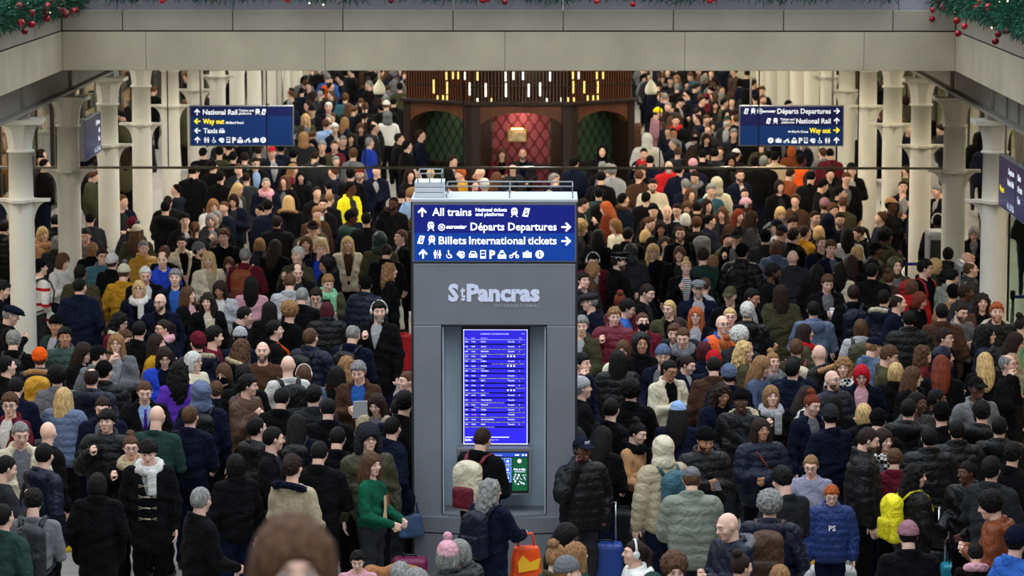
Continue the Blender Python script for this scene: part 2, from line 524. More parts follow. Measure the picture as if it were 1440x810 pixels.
# ------------------------------------------------------------------ cast iron columns
SP = 4.47; D0 = 44.7
CXL = at_d(30, 283, D0).x; CXR = at_d(1398, 283, D0).x
ZBR = at_d(1398, 283, D0).z; ZCAP = at_d(30, 167, D0).z; ZRING = at_d(30, 211, D0).z
M_IRON = mat('cream_iron_paint', (226, 221, 206), .55, noise=.04, nscale=4)
M_STEEL = mat('grey_steel_paint', (150, 146, 138), .6)
R_ = .172
def gusset(prof, ang, w=.022):
    m = MB(); m.prism(prof, 'y', -w, w)
    c_, s_ = math.cos(ang), math.sin(ang)
    m.v = [(x * c_ - y * s_, x * s_ + y * c_, z) for x, y, z in m.v]
    return m.mesh('gusset')
shaft_me = MB().lathe([(R_ + .1, 0), (R_ + .1, .12), (R_ + .03, .2), (R_ + .008, .3), (R_ + .004, ZBR - .02), (R_, ZBR), (R_ - .008, ZRING - .03), (R_ + .02, ZRING - .03), (R_ + .02, ZRING), (R_ - .02, ZRING + .02), (R_ - .02, ZCAP - .04)], n=28).mesh('shaft')
plate = MB()
plate.prism([(-.40, -.06), (-.2, -.09), (-.09, -.32), (.09, -.32), (.2, -.09), (.40, -.06), (.40, .06), (.2, .09), (.09, .22), (-.09, .22), (-.2, .09), (-.40, .06)], 'z', ZBR - .015, ZBR + .025)
plate_me = plate.mesh('bracket_plate')
def flare(r0, r1, z0, z1, n=8):
    pts = [(r0 - .05, z0), (r0, z0)]
    for k in range(1, n + 1):
        a = k / n
        pts.append((r0 + (r1 - r0) * (1 - math.cos(a * math.pi / 2)) ** 1.0, z0 + (z1 - z0) * math.sin(a * math.pi / 2)))
    pts.append((r0 - .05, z1))
    return pts
gus_me = [gusset(flare(R_, .37, ZBR - .34, ZBR - .015), a) for a in (0, math.pi)] + [gusset(flare(R_, .29, ZBR - .22, ZBR - .015), -math.pi / 2)]
# capital: square flaring block
cap = MB()
segs = 7
for k in range(segs):
    a0, a1 = k / segs, (k + 1) / segs
    f_ = lambda a: R_ * .93 + .13 * (1 - math.cos(a * math.pi / 2))
    r0, r1 = f_(a0), f_(a1)
    z0 = ZRING + (ZCAP - .06 - ZRING) * math.sin(a0 * math.pi / 2); z1 = ZRING + (ZCAP - .06 - ZRING) * math.sin(a1 * math.pi / 2)
    vs = []
    for r, z in ((r0, z0), (r1, z1)):
        k1 = .38 + .15 * (z - ZRING)
        for sx_, sy_ in ((-1, -k1), (-k1, -1), (k1, -1), (1, -k1), (1, k1), (k1, 1), (-k1, 1), (-1, k1)):
            vs.append((sx_ * r, sy_ * r, z))
    cap.add(vs, [(i, (i + 1) % 8, (i + 1) % 8 + 8, i + 8) for i in range(8)])
cap.box(-.31, .31, -.31, .31, ZCAP - .06, ZCAP)
cap_me = cap.mesh('capital')
bear = MB().box(-.13, .13, -.13, .13, ZCAP, ZCAP + .09)
bear.lathe([(.085, ZCAP + .09), (.085, ZB0 + .05)], n=16)
bear_me = bear.mesh('bearing')
ORD = ('first', 'second', 'third', 'fourth', 'fifth', 'sixth', 'seventh', 'eighth', 'ninth', 'tenth', 'eleventh', 'twelfth')
for X, side in ((CXL, 'behind the Taxis sign'), (CXR, "behind the King's Cross sign")):
    for n in range(12):
        root = empty('iron_column', (X, D0 + SP * n, 0))
        tag(root, 'cream cast iron column with brackets, %s of the row running %s' % (ORD[n], side), 'column', 'cast iron columns')
        link('shaft', shaft_me, M_IRON, root); link('capital', cap_me, M_IRON, root)
        link('bracket_plate', plate_me, M_IRON, root); link('bearing', bear_me, M_STEEL, root)
        for g in gus_me: link('gusset', g, M_IRON, root)
    # steel beam carried by the columns
    sg = -1 if X < 0 else 1
    m = MB()
    m.box(X - .16, X + .16, 8, 112, ZCAP + .09, ZCAP + .13); m.box(X - .03, X + .03, 8, 112, ZCAP + .13, ZB0 - .02); m.box(X - .16, X + .16, 8, 112, ZB0 - .05, ZB0 - .01)
    struct(m.build('trim_4' if sg < 0 else 'trim_5', M_STEEL))

# piers that end the rows
M_PIER = mat('pale_plaster', (196, 190, 172), .8, noise=.05)
for (xa, xb, d) in ((404, 436, 97.5), (1026, 1062, 97.5)):
    a, b_ = at_d(xa, 150, d).x, at_d(xb, 150, d).x
    o = MB().bbox(a, b_, d, d + 1.2, 0, ZB0 - .005, .02).build('pier', M_PIER)
    tag(o, 'pale plaster pier ending the row of columns behind the %s sign' % ('Taxis' if xa < 700 else "King's Cross"), 'pier')

# side walls with lit shopfronts; far wall
M_SHOPG = mat('shop_glass', (225, 230, 228), .03, trans=1.0, spec=.5, ior=1.2)
def frosted(name, col, e): return mat(name, col, .5, emis=col, estr=e)
WXL, WXR = -11.0, 10.2
M_WALL = mat('shop_wall', (126, 118, 104), .8, noise=.08)
struct(MB().box(WXL - .3, WXL, 8, 122, 0, ZB0).build('wall_left', M_WALL))
struct(MB().box(WXR, WXR + .3, 8, 122, 0, ZB0).build('wall_right', M_WALL))
struct(MB().box(-16, 14, 114, 114.3, 0, ZB0).build('wall_back', mat('back_wall', (84, 80, 74), .8)))
nwin = 0
M_FRAME = mat('bronze_frame', (70, 66, 60), .5, .4)
M_SHOPI = [mat('shop_inside_%d' % i, c_, .6, emis=c_, estr=e) for i, (c_, e) in enumerate((((226, 196, 150), .55), ((120, 112, 100), .25), ((200, 204, 200), .5), ((70, 62, 54), .1), ((230, 170, 110), .6)))]
r2 = random.Random(3)
for side, X in ((-1, WXL), (1, WXR)):
    for k in range(13):
        y0 = 52 + k * SP; nwin += 1
        if y0 + SP > 113: break
        e = empty('window_%d' % nwin, (X, y0, 0)); e['kind'] = 'structure'
        s_ = -side
        def bxs(a, b_): return tuple(sorted((s_ * a, s_ * b_)))
        if side < 0:
            im = M_SHOPI[(k * 2) % 5]
            MB().box(*bxs(.01, .03), .15, SP - .15, .3, 3.6).build('lit_display', im, e)
            for j in range(3):
                z = .9 + .8 * j
                MB().box(*bxs(.03, .22), .2, SP - .2, z, z + .03).build('shelf', M_FRAME, e)
                for q in range(9):
                    yy = .3 + q * .44; hh = .12 + .3 * r2.random()
                    o = MB().box(*bxs(.06, .2), yy, yy + .12 + .2 * r2.random(), z + .03, z + .03 + hh).build('display_box', mat('goods_%d' % r2.randrange(6), [(190, 60, 50), (230, 220, 200), (60, 90, 110), (220, 160, 70), (70, 60, 55), (150, 170, 160)][r2.randrange(6)], .6), e)
        else:
            for j in range(6):
                yy = .15 + j * .7
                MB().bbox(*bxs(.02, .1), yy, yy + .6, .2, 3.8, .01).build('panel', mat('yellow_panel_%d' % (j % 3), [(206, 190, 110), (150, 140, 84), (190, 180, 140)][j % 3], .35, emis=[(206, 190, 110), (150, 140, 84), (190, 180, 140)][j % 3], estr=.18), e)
        MB().box(*bxs(.26, .275), .08, SP - .08, .1, 3.9).build('pane', M_SHOPG, e)
        fr = MB()
        fr.box(*bxs(.22, .32), 0, .08, 0, 4.0); fr.box(*bxs(.22, .32), SP - .08, SP, 0, 4.0); fr.box(*bxs(.22, .32), 0, SP, 3.9, 4.0); fr.box(*bxs(.22, .32), 0, SP, 0, .12)
        fr.box(*bxs(.24, .3), SP / 2 - .03, SP / 2 + .03, .1, 3.9)
        fr.build('window_frame', M_FRAME, e)

# ------------------------------------------------------------------ hanging glass screen between the second pair of columns
GD = D0 + SP
ZR = at_d(720, 236.5, GD).z
M_GLASS = mat('clear_glass', (244, 248, 248), .02, trans=1.0, ior=1.06, spec=.2)
g = empty('glass_screen', (0, GD, ZR))
tag(g, 'hanging clear glass screen of wide panes with a bronze bottom rail', 'glass screen')
gj = [CXL + R_] + [at_d(p, 170, GD).x for p in (236, 375, 513, 652, 790, 928, 1067, 1207)] + [CXR - R_]
for a, b_ in zip(gj[:-1], gj[1:]):
    MB().box(a + .008, b_ - .008, -.006, .006, .03, ZB0 - ZR - .01).build('pane', M_GLASS, g)
for x in gj[1:-1]:
    MB().box(x - .008, x + .008, -.008, .008, .02, ZB0 - ZR - .01).build('joint', mat('joint_dark', (58, 58, 54), .5), g)
MB().box(CXL - 3.2, CXR - R_, -.02, .02, -.015, .02).build('bottom_rail', mat('bronze_rail', (120, 112, 92), .35, .8), g)

# ------------------------------------------------------------------ hanging signs
M_TXT = mat('sign_white', (240, 244, 250), .5, emis=(236, 242, 255), estr=.55)
M_YTX = mat('sign_yellow', (250, 230, 30), .5, emis=(250, 226, 20), estr=.8)
def sign_mats(nm, top, bot, e):
    return mat(nm + '_top', top, .25, emis=top, estr=e), mat(nm + '_bottom', bot, .25, emis=bot, estr=e)
M_SFR = mat('sign_frame', (132, 136, 142), .4, .6)
HT, HB = sign_mats('hang_blue', (22, 28, 82), (17, 50, 110), .15)

def sign_panel(root, Wd, Hh, split, mt, mb, fr=.02, th=.09):
    MB().bbox(-Wd / 2 - fr, Wd / 2 + fr, 0, th, -Hh / 2 - fr, Hh / 2 + fr, .006).build('frame', M_SFR, root)
    zs = -Hh / 2 + Hh * split
    MB().box(-Wd / 2, Wd / 2, -.006, 0, zs, Hh / 2).build('upper_face', mt, root)
    MB().box(-Wd / 2, Wd / 2, -.006, 0, -Hh / 2, zs).build('lower_face', mb, root)

ICR = ['toilet', 'wheelchair', 'phone', 'bus', 'P', 'taxi', 'bike', 'case', 'info']
def hang_sign(px0, px1, py0, py1, d, label, kindn):
    a, b_ = at_d(px0, (py0 + py1) / 2, d), at_d(px1, (py0 + py1) / 2, d)
    z1, z0 = at_d((px0 + px1) / 2, py0, d).z, at_d((px0 + px1) / 2, py1, d).z
    Wd, Hh = b_.x - a.x, z1 - z0
    root = empty('hanging_sign', ((a.x + b_.x) / 2, d, (z0 + z1) / 2))
    tag(root, label, 'sign')
    W_ = px1 - px0; H_ = py1 - py0
    def X(p): return (p - (px0 + px1) / 2) / W_ * Wd
    def Z(p): return -(p - (py0 + py1) / 2) / H_ * Hh
    k = Wd / W_
    for sx_ in (-.4, .4):
        MB().tube([(sx_ * Wd, .045, Hh / 2), (sx_ * Wd, .045, ZB0 - (z0 + z1) / 2)], .018).build('hanger', M_STEEL, root)
    w_, y_, c1, c2 = Flat(-.009), Flat(-.009), Flat(-.0105), Flat(-.0105)
    if kindn == 'L':
        sign_panel(root, Wd, Hh, .76, HT, HB)
        arrow(w_, X(277.5), Z(157.5), 9 * k, 90)
        w_.fit('National Rail', X(285.5), X(334), Z(161), 10 * k, bold=.25 * k)
        w_.fit('Tickets and', X(336), X(357), Z(156.8), 4.6 * k, bold=.1 * k); w_.fit('platforms', X(336), X(354), Z(161), 4.6 * k, bold=.1 * k)
        icon(w_, c1, 'train', X(362.5), Z(157.3), 8.5 * k); icon(w_, c1, 'ticket', X(371), Z(157.3), 8.5 * k)
        arrow(y_, X(277.5), Z(170.5), 9 * k, 180)
        y_.fit('Way out', X(285.5), X(315.5), Z(174), 10 * k, bold=.25 * k)
        w_.fit('Midland Road', X(318), X(342.5), Z(174), 4.6 * k, bold=.15 * k)
        arrow(w_, X(277.5), Z(183.7), 9 * k, 180)
        w_.fit('Taxis', X(286), X(306), Z(187), 9.5 * k, bold=.25 * k)
        icon(w_, c2, 'car', X(312), Z(183.7), 8 * k)
        arrow(w_, X(277.5), Z(196.5), 9 * k, 90)
        for i, kd in enumerate(ICR):
            icon(w_, c2, kd, X((290.5, 301, 311.5, 321, 328.6, 337.5, 348, 359.5, 370)[i]), Z(196.8), 8 * k)
    else:
        sign_panel(root, Wd, Hh, .5, HT, HB)
        for i, kd in enumerate(('ticket', 'train', 'estar')):
            icon(w_, c1, kd, X((1049, 1059, 1068.5)[i]), Z(156.3), 8.3 * k)
        w_.fit('eurostar', X(1072), X(1091), Z(158), 5 * k, bold=.2 * k, shear=.25)
        w_.fit('Départs Departures', X(1093), X(1168), Z(159.6), 10 * k, bold=.22 * k)
        arrow(w_, X(1176.5), Z(156), 9 * k, 0)
        icon(w_, c1, 'ticket', X(1080.5), Z(170), 8.3 * k); icon(w_, c1, 'train', X(1090.5), Z(170), 8.3 * k)
        w_.fit('Tickets and', X(1097), X(1117), Z(169.2), 4.6 * k, bold=.1 * k); w_.fit('platforms', X(1099), X(1117), Z(173.4), 4.6 * k, bold=.1 * k)
        w_.fit('National Rail', X(1119.5), X(1168), Z(173.4), 10 * k, bold=.22 * k)
        arrow(w_, X(1176.5), Z(169.6), 9 * k, 90)
        icon(w_, c2, 'br', X(1110.5), Z(185), 4.6 * k)
        w_.fit("King's Cross", X(1114), X(1136.5), Z(186.6), 4.6 * k, bold=.15 * k)
        y_.fit('Way out', X(1138.5), X(1168), Z(186.8), 10 * k, bold=.22 * k)
        arrow(y_, X(1176.5), Z(183), 9 * k, 0)
        for i, kd in enumerate(reversed(ICR)):
            icon(w_, c2, kd, X((1084, 1095, 1106.5, 1117, 1125.5, 1133.5, 1143.3, 1153.5, 1164)[i]), Z(197.4), 8 * k)
        arrow(w_, X(1176.5), Z(197), 9 * k, 90)
    w_.build_each(M_TXT, root); y_.build_each(M_YTX, root)
    c1.build('pictogram_detail', HT, root); c2.build('pictogram_detail', HB, root)
hang_sign(268, 411.5, 150, 204, 56.0, 'blue hanging sign reading National Rail, Way out and Taxis', 'L')
hang_sign(1041, 1185, 150, 204, 56.0, "blue hanging sign reading Departs Departures, National Rail and King's Cross Way out", 'R')

def side_sign(px, py, d, wd, hh, rz, label, lines):
    p = at_d(px, py, d)
    root = empty('hanging_sign', (p.x, p.y, p.z), rz)
    tag(root, label, 'sign')
    sign_panel(root, wd, hh, .5, HT, HB)
    w_, y_ = Flat(-.009), Flat(-.009)
    for i, (s_, al, yl) in enumerate(lines):
        fl = y_ if yl else w_
        fl.text(s_, (-.42 if al == 'L' else .42) * wd, (.24 - .22 * i) * hh, .17 * hh, bold=.004, align='LEFT' if al == 'L' else 'RIGHT')
    icc = Flat(-.0105)
    for i, kd in enumerate(('toilet', 'wheelchair', 'bus', 'P', 'taxi')):
        icon(w_, icc, kd, (.08 + .08 * i) * wd, -.4 * hh, .13 * hh)
    w_.build('white_lettering', M_TXT, root)
    if y_.v: y_.build('yellow_lettering', M_YTX, root)
    icc.build('pictogram_detail', HB, root)
    for sx_ in (-.35, .35):
        MB().tube([(sx_ * wd, .045, hh / 2), (sx_ * wd, .045, ZB0 - p.z)], .016).build('hanger', M_STEEL, root)
side_sign(131, 191, 51.6, 1.75, .62, math.radians(90), 'blue sign hanging edge-on between columns, beside the Taxis sign', [('St Pancras', 'R', 0), ('Rail', 'R', 0), ('Taxis', 'R', 0)])
side_sign(1416.5, 260, 42.7, 1.55, .66, math.radians(-90), 'dark blue sign hanging edge-on beside the first iron column', [('Departures', 'R', 0), ('National Rail', 'R', 0), ('Way out', 'L', 1)])
side_sign(1442, 278, 40.9, 1.55, .66, math.radians(-90), 'dark blue sign hanging edge-on beyond its twin at the aisle', [('Billets', 'L', 0), ('All trains', 'L', 0), ('Taxis', 'L', 0)])

# ------------------------------------------------------------------ information kiosk
KD = 32.9
kc = at_d(695, 500, KD)
kiosk = empty('information_kiosk', (kc.x, KD, 0))
tag(kiosk, 'tall grey metal information kiosk with blue direction sign and departure screen', 'kiosk')
def KX(px): return at_d(px, 480, KD).x - kc.x
def KZ(py): return at_d(695, py, KD).z
XK0, XK1 = KX(580), KX(810.5)
ZT = KZ(284)
RX0, RX1, RZ1 = KX(622), KX(767.5), KZ(458)
RZ0 = KZ(722)
DP = .75
M_KM = mat('kiosk_metal', (140, 143, 150), .42, .35, noise=.07, nscale=2.5)
M_KD = mat('kiosk_trim', (62, 64, 70), .4, .6)
M_LIN = mat('recess_lining', (206, 222, 234), .5, noise=.05)
ZS0 = KZ(369)
MB().bbox(XK0, RX0, 0, DP, RZ0 - .05, RZ1, .012).build('side_panel', M_KM, kiosk)
MB().bbox(RX1, XK1, 0, DP, RZ0 - .05, RZ1, .012).build('side_panel', M_KM, kiosk)
MB().bbox(XK0, XK1, 0, DP, RZ1, ZS0 - .012, .008).build('header_panel', M_KM, kiosk)
MB().box(XK0 - .006, XK1 + .006, .03, DP - .02, RZ0 - .05, ZT).build('carcass', M_KD, kiosk) if False else None
MB().box(RX0, RX1, .42, .46, RZ0 - .1, RZ1 + .02).build('recess_back', M_LIN, kiosk)
MB().box(RX0, RX0 + .012, .02, .42, RZ0, RZ1).build('recess_side', M_LIN, kiosk)
MB().box(RX1 - .012, RX1, .02, .42, RZ0, RZ1).build('recess_side', M_LIN, kiosk)
MB().box(RX0, RX1, .02, .42, RZ1 - .012, RZ1).build('recess_top', M_KD, kiosk)
fr = MB()
for (a, b_, c_, d_) in ((RX0 - .012, RX0, RZ0, RZ1 + .012), (RX1, RX1 + .012, RZ0, RZ1 + .012), (RX0 - .012, RX1 + .012, RZ1, RZ1 + .012)):
    fr.box(a, b_, -.006, .03, c_, d_)
fr.build('recess_frame', M_KD, kiosk)
for x in (XK0, XK1):
    MB().bbox(x - .012, x + .012, -.008, DP, 0, ZT, .004).build('corner_post', M_KD, kiosk)
# bowed counter and plinth
def bow(x0, x1, b_, depth, n=14):
    xm = (x0 + x1) / 2; hw = (x1 - x0) / 2
    pts = [(x0 + (x1 - x0) * k / n, -b_ * (1 - ((x0 + (x1 - x0) * k / n - xm) / hw) ** 2)) for k in range(n + 1)]
    return pts + [(x1, depth), (x0, depth)]
m = MB(); m.prism(bow(RX0, RX1, .13, .44), 'z', RZ0 - .03, RZ0); m.build('counter', M_KM, kiosk)
ZSEAM = KZ(748)
m = MB(); m.prism(bow(XK0 + .01, XK1 - .01, .12, DP), 'z', ZSEAM + .006, RZ0 - .03); m.build('lower_front', M_KM, kiosk)
m = MB(); m.prism(bow(XK0 + .015, XK1 - .015, .115, DP), 'z', ZSEAM - .01, ZSEAM + .006); m.build('seam', M_KD, kiosk)
m = MB(); m.prism(bow(XK0 + .01, XK1 - .01, .12, DP), 'z', .08, ZSEAM - .01); m.build('plinth_front', M_KM, kiosk)
m = MB(); m.prism(bow(XK0 + .05, XK1 - .05, .08, DP - .03), 'z', 0, .08); m.build('plinth', M_KD, kiosk)
# direction sign on top
KT, KB = sign_mats('kiosk_blue', (15, 26, 118), (4, 60, 150), .45)
MB().bbox(XK0, XK1, -.01, DP, ZS0, ZT, .01).build('sign_box', M_SFR, kiosk)
sx0, sx1, sz1, sz0 = KX(583), KX(808), KZ(288), KZ(366.5)
szm = KZ(327.5)
MB().box(sx0, sx1, -.018, -.008, szm, sz1).build('upper_face', KT, kiosk)
MB().box(sx0, sx1, -.018, -.008, sz0, szm).build('lower_face', KB, kiosk)
w_, c1, c2 = Flat(-.021), Flat(-.0225), Flat(-.0225)
k = 1 / (F / KD) * 1.0
M_KTX = mat('kiosk_lettering', (244, 247, 255), .5, emis=(244, 247, 255), estr=.95)
arrow(w_, KX(594.5), KZ(298), 13.5 * k, 90)
w_.fit('All trains', KX(608.5), KX(663.5), KZ(303), 15.5 * k, bold=.28 * k)
w_.fit('National tickets', KX(669), KX(713), KZ(297), 7 * k, bold=.18 * k); w_.fit('and platforms', KX(669), KX(708.5), KZ(303.3), 7 * k, bold=.18 * k)
icon(w_, c1, 'train', KX(723.3), KZ(298.3), 13 * k); icon(w_, c1, 'ticket', KX(739.5), KZ(298.3), 13 * k)
w_.build_each(M_KTX, kiosk); w_ = Flat(-.021)
icon(w_, c1, 'train', KX(606.5), KZ(318), 13 * k); icon(w_, c1, 'estar', KX(621.5), KZ(319.3), 10.5 * k)
w_.fit('eurostar', KX(627.5), KX(657), KZ(321), 7.5 * k, bold=.35 * k, shear=.3)
w_.fit('Départs Departures', KX(662), KX(782.5), KZ(323.5), 15.5 * k, bold=.28 * k)
arrow(w_, KX(796), KZ(318.8), 14 * k, 0)
w_.build_each(M_KTX, kiosk); w_ = Flat(-.021)
icon(w_, c2, 'ticket', KX(592.5), KZ(337), 12.5 * k); icon(w_, c2, 'train', KX(607.8), KZ(337.3), 13 * k)
w_.fit('Billets', KX(617.5), KX(656.2), KZ(343), 15.5 * k, bold=.28 * k)
w_.fit('International', KX(660), KX(738.5), KZ(343), 15.5 * k, bold=.28 * k)
w_.fit('tickets', KX(742), KX(782.5), KZ(343), 15.5 * k, bold=.28 * k)
arrow(w_, KX(796), KZ(338.6), 14 * k, 0)
w_.build_each(M_KTX, kiosk); w_ = Flat(-.021)
arrow(w_, KX(595.5), KZ(356.7), 13.5 * k, 90)
for i, kd in enumerate(['toilet', 'wheelchair', 'phone', 'car', 'bus', 'P', 'taxi', 'bike', 'case', 'info']):
    icon(w_, c2, kd, KX((615.7, 632.3, 648.7, 665.5, 679.5, 691.5, 706, 723, 741.3, 758.7)[i]), KZ(357.3), 12 * k)
w_.build_each(M_KTX, kiosk); c1.build('pictogram_detail', KT, kiosk); c2.build('pictogram_detail', KB, kiosk)
# raised station name
w_ = Flat(-.012)
M_LOGO = mat('logo_lettering', (205, 212, 236), .4, emis=(205, 212, 236), estr=.25)
w_.fit('S', KX(630.5), KX(645), KZ(422.5), 33 * k, bold=1.5 * k)
w_.fit('t', KX(647.5), KX(654.5), KZ(418), 24 * k, bold=.7 * k)
w_.poly([(0, 0), (4, 2.2), (8, 0), (4, -2.2)], KX(647.5), KZ(421), k)
w_.fit('Pancras', KX(656.5), KX(759), KZ(422.5), 33 * k, bold=1.5 * k)
w_.build('station_name', M_LOGO, kiosk)
w_ = Flat(-.012)
w_.fit('INTERNATIONAL', KX(696), KX(758.5), KZ(431.5), 6.3 * k, bold=.02 * k, spacing=1.25)
w_.build('station_name', mat('logo_small', (190, 195, 208), .4), kiosk)
# departure screen
scr = empty('departure_screen'); scr.parent = kiosk
SX0, SX1, SZ1, SZ0 = KX(648), KX(745), KZ(460.5), KZ(628)
SY = .2
MB().bbox(SX0, SX1, SY, SY + .12, SZ0, SZ1, .006).build('bezel', M_BLACKP, scr)
M_SCR = mat('screen_blue', (42, 34, 206), .3, emis=(44, 36, 214), estr=.95)
M_SCD = mat('screen_dark', (6, 4, 70), .3, emis=(6, 4, 70), estr=.9)
M_SCW = mat('screen_white', (225, 228, 255), .3, emis=(225, 228, 255), estr=1.0)
M_SCP = mat('screen_pink', (220, 120, 230), .3, emis=(220, 120, 230), estr=.9)
def SXp(px): return at_d(px, 540, KD + SY).x - kc.x
def SZp(py): return at_d(695, py, KD + SY).z
MB().box(SXp(652), SXp(741.5), SY - .004, SY, SZp(624.5), SZp(463.5)).build('display', M_SCR, scr)
w_, dk, pk = Flat(SY - .007), Flat(SY - .0055), Flat(SY - .007)
ku = 1 / (F / (KD + SY))
for (a, b_, c_, d_) in ((652, 741.5, 463.2, 464.2), (652, 741.5, 623.5, 624.8), (651.7, 652.7, 463.2, 624.8), (740.8, 741.8, 463.2, 624.8)):
    w_.rect(SXp(a), SXp(b_), SZp(d_), SZp(c_))
w_.fit('SUMMARY OF DEPARTURES', SXp(676), SXp(715.5), SZp(470.6), 3.2 * ku)
w_.fit('15:27', SXp(733.5), SXp(738), SZp(470), 2.4 * ku)
for s_, a, b_ in (('Time', 654, 656.8), ('Status', 663, 668), ('Destination', 676.5, 685.5), ('Plat', 730, 733.5)):
    w_.fit(s_, SXp(a), SXp(b_), SZp(476), 2.2 * ku)
w_.rect(SXp(654), SXp(738), SZp(477.7), SZp(477.4))
rows = [('Brighton', 'T', 1, '', .95, 1), ('Cambridge', 'T', 1, '14:47', .02, 1), ('Bedford South', 'T', 1, '', 0, 1), ('Sheffield', 'E', 0, '', 0, .3), ('St Albans', 'T', 1, '15:01', .45, 1),
        ('Nottingham', 'E', 0, '', 0, .32), ('Three Bridges', 'T', 1, '', 0, .02), ('Gravesend', 'S', 0, '', .24, 1), ('Bedford', 'T', 1, '', .99, 1), ('Luton', 'T', 1, '', .85, 1), ('Corby', 'E', 0, '', 0, .4),
        ('Bedford', 'T', 1, '', 0, .02), ('Welwyn Garden City', 'T', 0, 'C', 0, .66), ('Peterborough', 'T', 1, '', .15, 1), ('St Albans', 'T', 1, '', .73, 1),
        ('Brighton', 'T', 0, 'C', 0, 1), ('Ramsgate via Faversham', 'S', 0, '', 0, 1), ('Bedford', 'T', 1, '15:31', 0, .49)]
lr = random.Random(5)
SYL = ['Blackfriars', 'City', 'Farringdon', 'Elephant', 'Luton', 'Harpenden', 'Gatwick', 'Croydon', 'Leagrave', 'and', 'calling at', 'Mill Hill', 'Elstree']
for i, (dst, op, plat, stat, a0, a1) in enumerate(rows):
    y = 481.2 + i * 6.83
    z = SZp(y)
    w_.fit('15:%02d' % (28 + i), SXp(654), SXp(658.2), z, 2.5 * ku, bold=.08 * ku)
    if stat == 'C': pk.fit('Cancelled', SXp(663), SXp(670), z, 2.4 * ku, bold=.06 * ku)
    else: w_.fit(stat or 'On time', SXp(663), SXp(668.6), z, 2.5 * ku, bold=.08 * ku)
    w_.fit(dst, SXp(676.5), SXp(676.5 + .82 * len(dst)), z, 2.7 * ku, bold=.08 * ku)
    if op == 'E':
        for q in range(3): w_.rect(SXp(713.2 + 4.4 * q), SXp(715.4 + 4.4 * q), SZp(y + .3), SZp(y - 2.3))
    else: w_.fit('Thameslink' if op == 'T' else 'Southeastern', SXp(714), SXp(723.8), z, 2.5 * ku, bold=.06 * ku)
    if plat: w_.fit('AB'[i % 2], SXp(730), SXp(731), z, 2.4 * ku, bold=.08 * ku)
    dk.rect(SXp(654), SXp(738), SZp(y + 4.0), SZp(y + 1.9))
    if a1 - a0 > .03:
        xa, xb = 654 + 84 * a0, 654 + 84 * a1
        n = int((xb - xa) / .85); s_ = ''
        while len(s_) < n: s_ += lr.choice(SYL) + ' (15:%02d) ' % lr.randrange(60)
        w_.fit(s_[:max(n, 2)].strip(), SXp(xa), SXp(xb), SZp(y + 3.6), 1.7 * ku, res=1)
w_.rect(SXp(654), SXp(716), SZp(615.3), SZp(614)); w_.fit('Info', SXp(654), SXp(663), SZp(619.8), 4.6 * ku, bold=.2 * ku)
w_.fit('Page 1 of 2', SXp(690), SXp(701), SZp(619), 2.4 * ku)
w_.build('screen_lettering', M_SCW, scr); dk.build('row_bars', M_SCD, scr); pk.build('screen_lettering', M_SCP, scr)
# touch screen below
ts = empty('touch_screen'); ts.parent = kiosk
TY = .06
TX0, TX1, TZ1, TZ0 = KX(641.5), KX(748.5), KZ(631.5), KZ(698.5)
MB().bbox(TX0, TX1, TY, TY + .16, TZ0, TZ1, .01).build('case', mat('touch_case', (128, 130, 134), .45, .3), ts)
MB().box(KX(646.5), KX(743.5), TY - .004, TY, KZ(694.5), KZ(636.5)).build('bezel', M_BLACKP, ts)
MB().box(KX(648), KX(742), TY - .006, TY - .003, KZ(692), KZ(638)).build('display', mat('touch_bg', (8, 10, 30), .3, emis=(8, 10, 30), estr=.8), ts)
M_TB = mat('touch_blue', (40, 70, 170), .3, emis=(40, 72, 176), estr=.9)
MB().box(KX(648), KX(742), TY - .008, TY - .005, KZ(643.5), KZ(638)).build('title_bar', M_TB, ts)
w_ = Flat(TY - .012)
w_.fit('Interactive map and travel information', KX(652), KX(706), KZ(642), 3 * k, res=1); w_.rect(KX(724), KX(730), KZ(642), KZ(640)); w_.disc(KX(735.3), KZ(641), 1.5 * k); w_.disc(KX(739.7), KZ(641), 1.5 * k)
tile_m = mat('tile_blue', (44, 88, 190), .3, emis=(44, 88, 190), estr=.9); edge_m = mat('tile_edge', (130, 165, 230), .3, emis=(130, 165, 230), estr=.9)
for r_ in range(3):
    for q in range(6):
        x0, x1 = KX(649 + 11.9 * q), KX(659.6 + 11.9 * q)
        z1, z0 = KZ(645.3 + 11.8 * r_), KZ(656 + 11.8 * r_)
        MB().box(x0, x1, TY - .0085, TY - .0065, z0, z1).build('tile_border', edge_m, ts)
        MB().box(x0 + .007, x1 - .007, TY - .010, TY - .008, z0 + .007, z1 - .007).build('tile', tile_m, ts)
        w_.disc((x0 + x1) / 2, (z0 + z1) / 2 + .006, .014); w_.rect(x0 + .02, x1 - .02, z0 + .012, z0 + .017)
MB().box(KX(720.2), KX(741.8), TY - .01, TY - .006, KZ(691.5), KZ(644.5)).build('advert', mat('advert_green', (16, 84, 50), .4, emis=(16, 84, 50), estr=.7, noise=.5, nscale=60), ts)
w_.disc(KX(730.5), KZ(649.5), 3 * k); w_.fit('Pick & Mix', KX(722.5), KX(739.5), KZ(662.5), 4.2 * k, bold=.15 * k); w_.rect(KX(723.5), KX(738.5), KZ(665), KZ(664.2))
for q in range(26): w_.disc(KX(722 + 18 * lr.random()), KZ(668 + 14 * lr.random()), (.5 + .9 * lr.random()) * k, 6)
w_.build('screen_lettering', M_SCW, ts)
